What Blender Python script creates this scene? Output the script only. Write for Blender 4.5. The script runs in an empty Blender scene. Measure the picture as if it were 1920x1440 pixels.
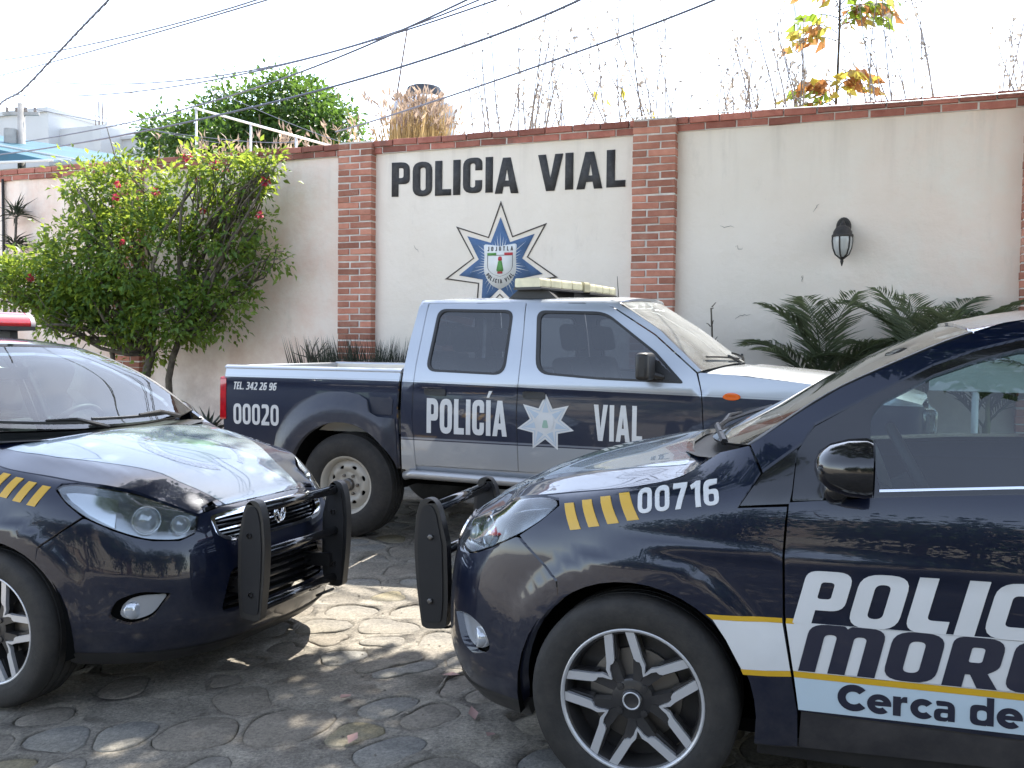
import bpy, math, random
import numpy as np
from mathutils import Vector, Matrix, geometry
rad=math.radians
random.seed(7); RNG=np.random.default_rng(11)
SC=bpy.context.scene
COL=SC.collection
# ---------------------------------------------------------------- camera
cd=bpy.data.cameras.new('camera'); cam=bpy.data.objects.new('camera',cd); COL.objects.link(cam)
cd.sensor_width=36; cd.lens=36*1798.7/1920; cd.clip_start=.05; cd.clip_end=600
def _cam(h,pitch,roll):
    d=Vector((0,math.cos(pitch),math.sin(pitch))); u=Vector((0,-math.sin(pitch),math.cos(pitch))); r=Vector((1,0,0))
    e1=r*math.cos(roll)+u*math.sin(roll); e2=-r*math.sin(roll)+u*math.cos(roll)
    M=Matrix((e1,e2,-d)).transposed().to_4x4(); M.translation=(0,0,h); return M
cam.matrix_world=_cam(1.3712,rad(-2.522),rad(.663))
SC.camera=cam
# ---------------------------------------------------------------- sky, sun, exposure
WY=rad(-22.37)                                   # direction of the boundary wall
SUN_AZ=(-math.sin(WY),math.cos(WY))              # the sun stands high behind that wall
SUN_EL=rad(56)
w=bpy.data.worlds.new('World'); SC.world=w; w.use_nodes=True
nt=w.node_tree; bg=nt.nodes['Background']; sky=nt.nodes.new('ShaderNodeTexSky')
sky.sky_type='NISHITA'; sky.sun_disc=False; sky.sun_elevation=SUN_EL
sky.sun_rotation=math.atan2(SUN_AZ[0],SUN_AZ[1]); sky.air_density=1.0; sky.dust_density=1.2; sky.ozone_density=.6; sky.altitude=900
hs=nt.nodes.new('ShaderNodeHueSaturation'); hs.inputs['Saturation'].default_value=.66
nt.links.new(sky.outputs[0],hs.inputs['Color']); nt.links.new(hs.outputs[0],bg.inputs[0]); bg.inputs[1].default_value=.15
sl=bpy.data.lights.new('sun','SUN'); sl.energy=3.2; sl.angle=rad(.53); sl.color=(1,.95,.86)
sun=bpy.data.objects.new('sun',sl); COL.objects.link(sun)
sv=Vector((SUN_AZ[0]*math.cos(SUN_EL),SUN_AZ[1]*math.cos(SUN_EL),math.sin(SUN_EL)))
sun.rotation_euler=sv.to_track_quat('Z','Y').to_euler(); sun.location=sv*40
SC.view_settings.view_transform='Standard'; SC.view_settings.look='None'
SC.view_settings.gamma=1; SC.view_settings.exposure=2.1
SC.render.engine='CYCLES'
# ---------------------------------------------------------------- mesh helpers
def link(o,parent=None):
    COL.objects.link(o)
    if parent is not None: o.parent=parent
    return o
def tag(o,label=None,cat=None,group=None,kind=None):
    if label: o['label']=label
    if cat: o['category']=cat
    if group: o['group']=group
    if kind: o['kind']=kind
    return o
def empty(name,loc=(0,0,0),rz=0,label=None,cat=None,group=None):
    o=bpy.data.objects.new(name,None); o.empty_display_size=.1; o.location=loc; o.rotation_euler=(0,0,rz); link(o); return tag(o,label,cat,group)
def mk(name,V,F,mat,parent=None,N=None,smooth=False,kind=None):
    me=bpy.data.meshes.new(name); V=np.asarray(V,float)
    me.from_pydata(V.tolist(),[],[tuple(int(i) for i in f) for f in F])
    mats=mat if isinstance(mat,(list,tuple)) else [mat]
    for m in mats: me.materials.append(m)
    if smooth: me.polygons.foreach_set('use_smooth',[True]*len(me.polygons))
    if N is not None: me.normals_split_custom_set_from_vertices(np.asarray(N,float).tolist())
    me.update(); o=link(bpy.data.objects.new(name,me),parent)
    if kind: o['kind']=kind
    return o
class MB:
    def __init__(s): s.V=[];s.F=[];s.n=0
    def add(s,V,F):
        V=np.asarray(V,float).reshape(-1,3); s.V.append(V)
        for f in F: s.F.append(tuple(i+s.n for i in f))
        s.n+=len(V); return s
    def box(s,c,d,R=None):
        V=np.array([(x,y,z) for x in(-.5,.5) for y in(-.5,.5) for z in(-.5,.5)])*np.array(d)
        if R is not None: V=V@np.array(R.to_3x3()).T
        return s.add(V+np.array(c),[(0,1,3,2),(4,6,7,5),(0,4,5,1),(2,3,7,6),(0,2,6,4),(1,5,7,3)])
    def tube(s,pts,r,seg=8,cap=True):
        P=np.array(pts,float); n=len(P); r=np.broadcast_to(np.asarray(r,float),(n,))
        T=np.gradient(P,axis=0); T/=np.linalg.norm(T,axis=1)[:,None]+1e-9
        up=np.array([0,0,1.]) if abs(T[0][2])<.9 else np.array([1.,0,0]); V=[]
        for i in range(n):
            a=np.cross(T[i],up); a/=np.linalg.norm(a)+1e-9; b=np.cross(a,T[i]); up=b
            th=np.linspace(0,2*np.pi,seg,endpoint=False)
            V.append(P[i]+r[i]*(np.cos(th)[:,None]*a+np.sin(th)[:,None]*b))
        F=[(i*seg+k,i*seg+(k+1)%seg,(i+1)*seg+(k+1)%seg,(i+1)*seg+k) for i in range(n-1) for k in range(seg)]
        if cap: F+= [tuple(range(seg-1,-1,-1)),tuple((n-1)*seg+k for k in range(seg))]
        return s.add(np.vstack(V),F)
    def lathe(s,prof,seg=48,axis='y',c=(0,0,0)):
        prof=np.array(prof,float); n=len(prof); th=np.linspace(0,2*np.pi,seg,endpoint=False)
        V=np.zeros((n,seg,3))
        a,b,k={'y':(0,2,1),'z':(0,1,2),'x':(1,2,0)}[axis]
        V[:,:,a]=prof[:,0:1]*np.cos(th); V[:,:,b]=prof[:,0:1]*np.sin(th); V[:,:,k]=prof[:,1:2]
        F=[(i*seg+j,i*seg+(j+1)%seg,(i+1)*seg+(j+1)%seg,(i+1)*seg+j) for i in range(n-1) for j in range(seg)]
        return s.add(V.reshape(-1,3)+np.array(c),F)
    def prism(s,loop,t,fn):
        """2-D outline extruded by t; fn maps (a,b,depth) arrays to points"""
        L=np.asarray(loop,float); n=len(L)
        tri=tess([L]); base=s.n
        A=fn(L[:,0],L[:,1],np.zeros(n)); B=fn(L[:,0],L[:,1],np.full(n,t))
        s.add(np.vstack([A,B]),[tuple(f) for f in tri]+[tuple(n+i for i in f[::-1]) for f in tri]+[(i,(i+1)%n,n+(i+1)%n,n+i) for i in range(n)])
        return s
    def build(s,name,mat,parent=None,smooth=False,kind=None,auto=None):
        o=mk(name,np.vstack(s.V),s.F,mat,parent,smooth=smooth,kind=kind)
        if auto: sharp(o,auto)
        return o
def sharp(o,deg=35):
    me=o.data; me.polygons.foreach_set('use_smooth',[True]*len(me.polygons)); me.set_sharp_from_angle(angle=rad(deg)); return o
def bevel(o,w=.004,seg=2):
    m=o.modifiers.new('bevel','BEVEL'); m.width=w; m.segments=seg; m.limit_method='ANGLE'; m.angle_limit=rad(35); m.harden_normals=False; sharp(o,40); return o
def inside(P,loops):
    x,y=P[:,0],P[:,1]; r=np.zeros(len(P),bool)
    for L in loops:
        L=np.asarray(L); x0,y0=L[:,0],L[:,1]; x1,y1=np.roll(x0,-1),np.roll(y0,-1)
        for a,b,c,d in zip(x0,y0,x1,y1):
            if b==d: continue
            m=((b>y)!=(d>y)); r^= m&(x<(c-a)*(y-b)/(d-b)+a)
    return r
def tess(loops,extra=None):
    pts=[];E=[]
    for L in loops:
        o=len(pts);n=len(L); pts+=[tuple(q) for q in np.asarray(L)[:,:2]]; E+=[(o+i,o+(i+1)%n) for i in range(n)]
    nb=len(pts)
    if extra is not None: pts+=[tuple(q) for q in extra]
    v,e,f,ov,oe,of=geometry.delaunay_2d_cdt([Vector(q) for q in pts],E,[],0,1e-7)
    v=np.array([tuple(q) for q in v]); f=np.array([tuple(t) for t in f])
    c=v[f].mean(1); f=f[inside(c,loops)]
    tess.v=v; return f
def resample(L,res,closed=True):
    L=np.asarray(L,float); out=[]; n=len(L)
    for i in range(n if closed else n-1):
        a=L[i];b=L[(i+1)%n]; k=max(1,int(np.ceil(np.linalg.norm(b-a)/res)))
        for j in range(k): out.append(a+(b-a)*j/k)
    if not closed: out.append(L[-1])
    return np.array(out)
def rnd(pts,n=6):
    """closed outline from (x,y[,r]) corners, corner radius r"""
    out=[];N=len(pts)
    for i in range(N):
        p=np.array(pts[i][:2],float); r=pts[i][2] if len(pts[i])>2 else 0
        if r<=0: out.append(p); continue
        a=np.array(pts[i-1][:2],float)-p; b=np.array(pts[(i+1)%N][:2],float)-p
        la,lb=np.linalg.norm(a),np.linalg.norm(b); t=min(r,la*.499,lb*.499); A=p+a/la*t; B=p+b/lb*t
        for k in range(n+1):
            u=k/n; out.append((1-u)**2*A+2*u*(1-u)*p+u*u*B)
    return np.array(out)
def catmull(pts,n=12):
    P=np.array(pts,float); P=np.vstack([2*P[0]-P[1],P,2*P[-1]-P[-2]]); out=[]
    for i in range(1,len(P)-2):
        p0,p1,p2,p3=P[i-1:i+3]
        for k in range(n):
            t=k/n; out.append(.5*((2*p1)+(-p0+p2)*t+(2*p0-5*p1+4*p2-p3)*t*t+(-p0+3*p1-3*p2+p3)*t**3))
    out.append(P[-2]); return np.array(out)
def panel(name,loops,chart,mat,parent,res=.035,off=0.,rim=.012,C0=(0,0,0),h=.006,kind=None,nrm=True):
    """sheet cut out of a curved surface: loops are outlines in the surface's own two coordinates, cut edges turn inwards by rim"""
    loops=[resample(L,res) for L in loops]
    A=np.vstack(loops); lo=A.min(0);hi=A.max(0)
    g=np.array([(a,b) for a in np.arange(lo[0]+res/2,hi[0],res) for b in np.arange(lo[1]+res/2,hi[1],res)])
    if len(g):
        g=g[inside(g,loops)]
        if len(g):
            d=np.full(len(g),9.)
            for q in A: d=np.minimum(d,np.hypot(g[:,0]-q[0],g[:,1]-q[1]))
            g=g[d>.45*res]
    F=tess(loops,g if len(g) else None); U=tess.v
    a,b=U[:,0],U[:,1]
    P=chart(a,b); da=chart(a+h,b)-chart(a-h,b); db=chart(a,b+h)-chart(a,b-h)
    N=np.cross(da,db); N/=np.linalg.norm(N,axis=1)[:,None]+1e-12
    s=np.sign(((P-np.array(C0))*N).sum(1)); N*=np.where(s==0,1,s)[:,None]
    P=P+N*off
    f0=np.cross(P[F[:,1]]-P[F[:,0]],P[F[:,2]]-P[F[:,0]]); fl=(f0*N[F[:,0]]).sum(1)<0
    F[fl]=F[fl][:,::-1]
    V=P;NN=N;FF=[tuple(t) for t in F]
    if rim:
        cnt={}
        for t in FF:
            for i in range(3):
                e=(t[i],t[(i+1)%3]); k=(min(e),max(e)); cnt.setdefault(k,[]).append(e)
        be=[v[0] for v in cnt.values() if len(v)==1]; idx=sorted({i for e in be for i in e}); mp={i:len(V)+k for k,i in enumerate(idx)}
        V=np.vstack([V,P[idx]-N[idx]*rim]); NN=np.vstack([NN,N[idx]])
        FF+=[(e[1],e[0],mp[e[0]],mp[e[1]]) for e in be]
    return mk(name,V,FF,mat,parent,N=NN if nrm else None,smooth=True,kind=kind)
def copy_tree(o,parent=None):
    c=o.copy(); link(c,parent)
    for ch in o.children: copy_tree(ch,c)
    return c
# ---------------------------------------------------------------- materials
def nodes(name):
    m=bpy.data.materials.new(name); m.use_nodes=True; t=m.node_tree; return m,t,t.nodes['Principled BSDF'],(lambda a,b:t.links.new(a,b))
def M(name,col,rough=.5,metal=0,coat=0,coatr=.03,var=0,vs=8,bump=0,bs=30,dust=0,dcol=(.35,.31,.26),spec=.5,ds=5,col2=None,vlo=.35,vhi=.65,det=4):
    m,t,p,L=nodes(name); N=t.nodes.new
    p.inputs['Base Color'].default_value=(*col,1); p.inputs['Roughness'].default_value=rough; p.inputs['Metallic'].default_value=metal
    p.inputs['Coat Weight'].default_value=coat; p.inputs['Coat Roughness'].default_value=coatr; p.inputs['Specular IOR Level'].default_value=spec
    tc=N('ShaderNodeTexCoord'); out=None
    if var or col2:
        n=N('ShaderNodeTexNoise'); n.inputs['Scale'].default_value=vs; n.inputs['Detail'].default_value=det; L(tc.outputs['Object'],n.inputs['Vector'])
        r=N('ShaderNodeValToRGB'); r.color_ramp.elements[0].position=vlo; r.color_ramp.elements[1].position=vhi
        c2=col2 or tuple(min(1,c*(1+var)) for c in col); c1=col if col2 else tuple(c*(1-var) for c in col)
        r.color_ramp.elements[0].color=(*c1,1); r.color_ramp.elements[1].color=(*c2,1); L(n.outputs['Fac'],r.inputs[0]); out=r.outputs[0]; L(out,p.inputs['Base Color'])
    if dust:
        n=N('ShaderNodeTexNoise'); n.inputs['Scale'].default_value=ds; n.inputs['Detail'].default_value=8; n.inputs['Roughness'].default_value=.7; L(tc.outputs['Object'],n.inputs['Vector'])
        mr=N('ShaderNodeMapRange'); mr.inputs[1].default_value=.42; mr.inputs[2].default_value=.75; mr.inputs[3].default_value=dust*.25; mr.inputs[4].default_value=dust; L(n.outputs['Fac'],mr.inputs[0])
        d=N('ShaderNodeBsdfDiffuse'); d.inputs[0].default_value=(*dcol,1); x=N('ShaderNodeMixShader'); L(mr.outputs[0],x.inputs[0]); L(p.outputs[0],x.inputs[1]); L(d.outputs[0],x.inputs[2])
        L(x.outputs[0],t.nodes['Material Output'].inputs['Surface'])
    if bump:
        n=N('ShaderNodeTexNoise'); n.inputs['Scale'].default_value=bs; n.inputs['Detail'].default_value=6; L(tc.outputs['Object'],n.inputs['Vector'])
        b=N('ShaderNodeBump'); b.inputs['Strength'].default_value=bump; b.inputs['Distance'].default_value=.02; L(n.outputs['Fac'],b.inputs['Height']); L(b.outputs[0],p.inputs['Normal'])
    return m
def GLASS(name,tint,dust=0.,refl=1.3,dcol=(.5,.48,.43),ds=6):
    m,t,p,L=nodes(name); N=t.nodes.new; t.nodes.remove(p)
    tr=N('ShaderNodeBsdfTransparent'); tr.inputs[0].default_value=(*tint,1); gl=N('ShaderNodeBsdfGlossy'); gl.inputs['Roughness'].default_value=.0; gl.inputs[0].default_value=(1,1,1,1)
    fr=N('ShaderNodeFresnel'); fr.inputs[0].default_value=1.52; mu=N('ShaderNodeMath'); mu.operation='MULTIPLY'; mu.use_clamp=True; mu.inputs[1].default_value=refl; L(fr.outputs[0],mu.inputs[0])
    x=N('ShaderNodeMixShader'); L(mu.outputs[0],x.inputs[0]); L(tr.outputs[0],x.inputs[1]); L(gl.outputs[0],x.inputs[2]); o=x.outputs[0]
    if dust:
        tc=N('ShaderNodeTexCoord'); n=N('ShaderNodeTexNoise'); n.inputs['Scale'].default_value=ds; n.inputs['Detail'].default_value=7; n.inputs['Roughness'].default_value=.65; L(tc.outputs['Object'],n.inputs['Vector'])
        mr=N('ShaderNodeMapRange'); mr.inputs[1].default_value=.35; mr.inputs[2].default_value=.7; mr.inputs[3].default_value=dust*.6; mr.inputs[4].default_value=dust*1.2; L(n.outputs['Fac'],mr.inputs[0])
        d=N('ShaderNodeBsdfDiffuse'); d.inputs[0].default_value=(*dcol,1); y=N('ShaderNodeMixShader'); L(mr.outputs[0],y.inputs[0]); L(o,y.inputs[1]); L(d.outputs[0],y.inputs[2]); o=y.outputs[0]
    L(o,t.nodes['Material Output'].inputs['Surface']); return m
def LEAF(name,col,trans,var=.35,vs=3.,rough=.45,tf=.45):
    m,t,p,L=nodes(name); N=t.nodes.new
    tc=N('ShaderNodeTexCoord'); n=N('ShaderNodeTexNoise'); n.inputs['Scale'].default_value=vs; n.inputs['Detail'].default_value=3; L(tc.outputs['Object'],n.inputs['Vector'])
    g=N('ShaderNodeNewGeometry'); ad=N('ShaderNodeMath'); ad.operation='ADD'; L(n.outputs['Fac'],ad.inputs[0]); L(g.outputs['Random Per Island'],ad.inputs[1])
    mr=N('ShaderNodeMapRange'); mr.inputs[1].default_value=.3; mr.inputs[2].default_value=1.7; mr.inputs[3].default_value=1-var; mr.inputs[4].default_value=1+var; L(ad.outputs[0],mr.inputs[0])
    def sc(c):
        v=N('ShaderNodeVectorMath'); v.operation='SCALE'; v.inputs[0].default_value=c; L(mr.outputs[0],v.inputs['Scale']); return v.outputs[0]
    L(sc(col),p.inputs['Base Color']); p.inputs['Roughness'].default_value=rough; p.inputs['Specular IOR Level'].default_value=.35
    tl=N('ShaderNodeBsdfTranslucent'); L(sc(trans),tl.inputs[0]); x=N('ShaderNodeMixShader'); x.inputs[0].default_value=tf
    L(p.outputs[0],x.inputs[1]); L(tl.outputs[0],x.inputs[2]); L(x.outputs[0],t.nodes['Material Output'].inputs['Surface']); return m
def PAINT(name,col):
    """clear-coated paint with a film of road dust that thickens towards the sills"""
    m=M(name,col,rough=.30,metal=.2,coat=1,coatr=.012,spec=.25); t=m.node_tree; N=t.nodes.new; L=t.links.new; p=t.nodes['Principled BSDF']
    tc=N('ShaderNodeTexCoord'); sp=N('ShaderNodeSeparateXYZ'); L(tc.outputs['Object'],sp.inputs[0])
    lo=N('ShaderNodeMapRange'); lo.inputs[1].default_value=.62; lo.inputs[2].default_value=.22; lo.inputs[3].default_value=.005; lo.inputs[4].default_value=.10; L(sp.outputs[2],lo.inputs[0])
    n=N('ShaderNodeTexNoise'); n.inputs['Scale'].default_value=6; n.inputs['Detail'].default_value=10; n.inputs['Roughness'].default_value=.72; L(tc.outputs['Object'],n.inputs['Vector'])
    r=N('ShaderNodeMapRange'); r.inputs[1].default_value=.35; r.inputs[2].default_value=.72; r.inputs[3].default_value=.25; r.inputs[4].default_value=1.9; L(n.outputs['Fac'],r.inputs[0])
    mu=N('ShaderNodeMath'); mu.operation='MULTIPLY'; L(lo.outputs[0],mu.inputs[0]); L(r.outputs[0],mu.inputs[1])
    d=N('ShaderNodeBsdfDiffuse'); d.inputs[0].default_value=(.24,.215,.185,1); x=N('ShaderNodeMixShader'); L(mu.outputs[0],x.inputs[0]); L(p.outputs[0],x.inputs[1]); L(d.outputs[0],x.inputs[2]); L(x.outputs[0],t.nodes['Material Output'].inputs['Surface'])
    f=N('ShaderNodeTexNoise'); f.inputs['Scale'].default_value=11; f.inputs['Detail'].default_value=9; L(tc.outputs['Object'],f.inputs['Vector']); q=N('ShaderNodeMapRange'); q.inputs[1].default_value=.4; q.inputs[2].default_value=.75; q.inputs[3].default_value=.008; q.inputs[4].default_value=.035; L(f.outputs['Fac'],q.inputs[0]); L(q.outputs[0],p.inputs['Coat Roughness'])
    w=N('ShaderNodeTexNoise'); w.inputs['Scale'].default_value=5; w.inputs['Detail'].default_value=1; L(tc.outputs['Object'],w.inputs['Vector']); b=N('ShaderNodeBump'); b.inputs['Strength'].default_value=.06; b.inputs['Distance'].default_value=.02; L(w.outputs['Fac'],b.inputs['Height']); L(b.outputs[0],p.inputs['Coat Normal'])
    return m
NAVY=PAINT('navy_car_paint',(.0010,.0048,.021))
BLACKP=M('black_plastic',(.012,.012,.013),rough=.42,dust=.06,bump=.04,bs=300)
GLOSSB=M('gloss_black',(.006,.006,.008),rough=.12,coat=.6,dust=.03)
MATTEB=M('matte_black_liner',(.006,.006,.006),rough=.9,spec=.1)
TYRE=M('tyre_rubber',(.013,.0125,.012),rough=.75,dust=.22,dcol=(.16,.14,.12),ds=14,bump=.15,bs=90)
CHROME=M('chrome',(.75,.76,.78),rough=.08,metal=1)
RIMSIL=M('machined_alloy',(.58,.58,.59),rough=.32,metal=.45,dust=.10)
RIMDK=M('dark_alloy',(.022,.022,.025),rough=.38,metal=.3,coat=.3,dust=.10)
VINW=M('white_vinyl',(.66,.66,.65),rough=.32,coat=.3,dust=.08,var=.03)
VINBL=M('pale_blue_vinyl',(.50,.60,.66),rough=.32,coat=.3,dust=.08)
VINY=M('yellow_vinyl',(.62,.36,.012),rough=.35,coat=.3,dust=.05)
VINN=M('navy_vinyl',(.012,.014,.032),rough=.35,coat=.3,dust=.05)
CARGLASS=GLASS('car_glass',(.58,.69,.68),dust=.012,refl=1.6)
WSGLASS=GLASS('dusty_windshield',(.60,.71,.70),dust=.02,dcol=(.60,.60,.56),refl=1.0)
LENS=GLASS('headlight_lens',(.85,.88,.88),dust=.03,refl=1.8)
REFL=M('lamp_reflector',(.6,.62,.64),rough=.18,metal=1)
SEAT=M('seat_fabric',(.03,.03,.033),rough=.9,var=.2)
DASH=M('dashboard_plastic',(.025,.025,.027),rough=.6)
REDL=M('red_lens',(.45,.008,.012),rough=.12,coat=1,var=.2,vs=20)
AMBER=M('amber_lens',(.75,.13,.01),rough=.2,coat=.8)
# ---------------------------------------------------------------- the patrol car body surface
def pchip(xk,yk,x):
    xk=np.asarray(xk,float);yk=np.asarray(yk,float);x=np.asarray(x,float)
    h=np.diff(xk);d=np.diff(yk)/h
    m=np.zeros_like(yk)
    for i in range(1,len(xk)-1):
        if d[i-1]*d[i]>0:
            w1=2*h[i]+h[i-1];w2=h[i]+2*h[i-1]; m[i]=(w1+w2)/(w1/d[i-1]+w2/d[i])
    m[0]=d[0];m[-1]=d[-1]
    i=np.clip(np.searchsorted(xk,x)-1,0,len(h)-1)
    t=(x-xk[i])/h[i]
    r=(2*t**3-3*t**2+1)*yk[i]+(t**3-2*t**2+t)*h[i]*m[i]+(-2*t**3+3*t**2)*yk[i+1]+(t**3-t**2)*h[i]*m[i+1]
    lo=x<xk[0];hi=x>xk[-1]
    r=np.where(lo,yk[0]+m[0]*(x-xk[0]),r); r=np.where(hi,yk[-1]+m[-1]*(x-xk[-1]),r)
    return r
class Wrap:
    """body side surface: plan outline, inset by a vertical profile that changes along it (left side, y>0)"""
    def __init__(s,plan,stations,z0,z1,bump=None,sm=2):
        c=catmull(plan,40); d=np.r_[0,np.cumsum(np.hypot(*np.diff(c,axis=0).T))]
        s.L=d[-1]; s.sg=np.arange(0,s.L+.02,.01); 
        s.bx=np.interp(s.sg,d,c[:,0]); s.by=np.interp(s.sg,d,c[:,1])
        k=np.exp(-np.linspace(-2,2,13)**2);k/=k.sum()
        def sm1(a): 
            p=np.r_[2*a[0]-a[6:0:-1],a,2*a[-1]-a[-2:-8:-1]]; return np.convolve(p,k,'valid')
        s.bx=sm1(s.bx);s.by=sm1(s.by)
        tx=np.gradient(s.bx);ty=np.gradient(s.by);n=np.hypot(tx,ty); s.nx=ty/n; s.ny=-tx/n
        s.z0=z0; s.zg=np.arange(z0,z1+.005,.005)
        keys=[];rows=[]
        for pos,prof in stations:
            a,b=np.array(prof,float).T; keys.append(s.of(pos)); rows.append(pchip(a,b,s.zg))
        rows=np.array(rows); tab=np.zeros((len(s.sg),len(s.zg)))
        for j in range(len(s.zg)): tab[:,j]=pchip(keys,rows[:,j],np.clip(s.sg,keys[0],keys[-1]))
        if bump is not None:
            X,Z=np.meshgrid(s.bx,s.zg,indexing='ij'); tab-=bump(X,Z,np.meshgrid(s.by,s.zg,indexing='ij')[0])
        for _ in range(sm):
            tab=np.pad(tab,1,'edge'); tab=(tab[:-2,1:-1]+2*tab[1:-1,1:-1]+tab[2:,1:-1])/4; 
            tab=np.pad(tab,((0,0),(1,1)),'edge'); tab=(tab[:,:-2]+2*tab[:,1:-1]+tab[:,2:])/4
        s.tab=tab
    def of(s,pos):
        """arc position from x (side) as a number or from ('y',y) at the front"""
        if isinstance(pos,tuple):
            i=int(.45*len(s.sg)); return float(np.interp(pos[1],s.by[:i],s.sg[:i]))
        return float(np.interp(-pos,-s.bx,s.sg))
    def at(s,S,Z):
        S=np.asarray(S,float);Z=np.asarray(Z,float)
        sgn=np.where(S<0,-1.,1.); S=np.abs(S)
        a=np.clip(S/.01,0,len(s.sg)-1.001);i=a.astype(int);f=a-i
        b=np.clip((Z-s.z0)/.005,0,len(s.zg)-1.001);j=b.astype(int);g=b-j
        t=s.tab; ins=(t[i,j]*(1-f)+t[i+1,j]*f)*(1-g)+(t[i,j+1]*(1-f)+t[i+1,j+1]*f)*g
        li=lambda q:q[i]*(1-f)+q[i+1]*f
        return np.stack([li(s.bx)-li(s.nx)*ins,(li(s.by)-li(s.ny)*ins)*sgn,Z],-1)
def ss(a,b,x): t=np.clip((x-a)/(b-a),0,1); return t*t*(3-2*t)
def car_bump(X,Z,Y):
    r=np.hypot(X,Z-.31); b=.012*ss(.47,.42,r)*ss(.15,.25,Z)*ss(.5,.3,X)
    r=np.hypot(X+2.51,Z-.31); b=b+.012*ss(.47,.42,r)*ss(.15,.25,Z)
    b=b+.006*np.exp(-((Z-.775-.02*(X+.5))/.012)**2)*ss(.2,-.1,X)     # waist crease
    return b
PLAN=[(.79,0),(.788,.15),(.772,.30),(.735,.44),(.67,.555),(.575,.655),(.435,.735),(.29,.785),(.1,.825),(-.1,.842),(-.4,.848),(-1,.85),(-2,.85),(-2.7,.835),(-3.1,.79),(-3.35,.68),(-3.48,.45),(-3.52,.2),(-3.53,0)]
ROOFP=[(.95,.03),(1.0,.05),(1.1,.09),(1.2,.135),(1.3,.185),(1.38,.235),(1.43,.285),(1.46,.33),(1.49,.40)]
LOW=[(.14,.06),(.2,.04),(.3,.018),(.4,.006),(.5,0),(.65,0),(.78,.003),(.88,.013)]
STN=[(('y',0),[(.14,.14),(.20,.06),(.26,.02),(.32,0),(.45,0),(.55,.01),(.62,.02),(.68,.035),(.73,.06),(.755,.10),(.77,.16)]),
(('y',.56),[(.14,.12),(.20,.05),(.27,.015),(.34,0),(.45,0),(.58,.01),(.66,.03),(.72,.06),(.78,.12),(.82,.2)]),
(.42,[(.14,.10),(.20,.04),(.28,.01),(.36,0),(.5,0),(.62,.008),(.72,.02),(.80,.05),(.86,.10),(.89,.15),(.91,.22)]),
(0.,[(.14,.06),(.22,.03),(.32,.01),(.45,0),(.6,0),(.7,.004),(.8,.015),(.87,.03),(.92,.06),(.945,.10),(.97,.17)]),
(-.35,LOW[:-1]+[(.88,.015),(.95,.035),(1.0,.065),(1.05,.10),(1.1,.13),(1.2,.175),(1.3,.225),(1.4,.285),(1.45,.33)]),
(-.9,LOW+ROOFP),(-1.7,LOW+ROOFP),(-2.5,LOW+ROOFP),
(-3.1,LOW+[(1.0,.06),(1.05,.1),(1.1,.18),(1.2,.3)]),
(-3.53,[(.14,.10),(.25,.02),(.4,0),(.55,.01),(.7,.05),(.9,.08),(1.0,.12),(1.05,.2)])]
def make_car(): return Wrap(PLAN,STN,.12,1.5,car_bump)
CAR=make_car(); CC=(-1.3,0,.55)
def X(pts): return [(1.327-q[0],q[1],*q[2:]) for q in pts]
def side(sg): return lambda a,b:CAR.at(sg*np.maximum(a,1e-6),b)
front=lambda a,b:CAR.at(a,b)
def interp(pts): 
    a=np.array(sorted(pts)); return lambda x:pchip(a[:,0],a[:,1],x)
# edge where the windshield, roof and pillars meet, as (x,z) on the side surface
A_EDGE=[(-.317,1.075),(-.462,1.185),(-.562,1.25),(-.671,1.305),(-.821,1.375),(-.911,1.41),(-1.041,1.447),(-1.3,1.468),(-1.7,1.475),(-2.1,1.465),(-2.4,1.435)]
FRAME=[(-.492,1.14),(-.631,1.22),(-.806,1.315),(-.921,1.36),(-1.031,1.39),(-1.3,1.415),(-1.7,1.42),(-2.1,1.40),(-2.35,1.35)]
HOODB=[(.44,.733),(.57,.785),(.70,.827),(.85,.865),(.96,.882),(1.07,.90),(1.315,.94),(1.445,.975),(1.525,1.03)]      # (arc,z)
ARCH=[(.36*math.cos(rad(t)),.31+.36*math.sin(rad(t))) for t in range(-6,187,8)]            # x,z front to back
def arch(cx): return [(cx+a,b) for a,b in ARCH]
zc_hood=interp([(.697,.752),(.672,.774),(.6,.824),(.45,.896),(.3,.952),(.1,1.003),(-.05,1.032),(-.12,1.038)])
_hb=CAR.at(*np.array(catmull(HOODB,8)).T)
_lip=CAR.at(*np.array(catmull([(.02,.752),(.15,.751),(.30,.748),(.44,.733)],6)[:-1]).T)
_ho=np.vstack([_lip,_hb])                                       # half outline of the hood, front middle to rear corner
_o=np.argsort(_ho[:,0]); _hx,_hy,_hz=_ho[_o].T
def hood_z(x,y):
    x=np.asarray(x,float); yb=np.interp(x,_hx,_hy)+1e-4; zb=np.interp(x,_hx,_hz); zc=zc_hood(x)
    t=np.clip(np.abs(y)/yb,0,1.05); c=np.maximum(zc,zb)
    return c+(zb-c)*t**2.6+.004*np.exp(-((t-.80)/.07)**2)*ss(.55,.30,x)
hood_chart=lambda a,b:np.stack([a,b,hood_z(a,b)],-1)
_ae=catmull(A_EDGE,10)
def edge_at(x):
    z=np.interp(-np.asarray(x,float),-_ae[:,0],_ae[:,1]); return CAR.at(1.327-np.asarray(x,float),z)
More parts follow.
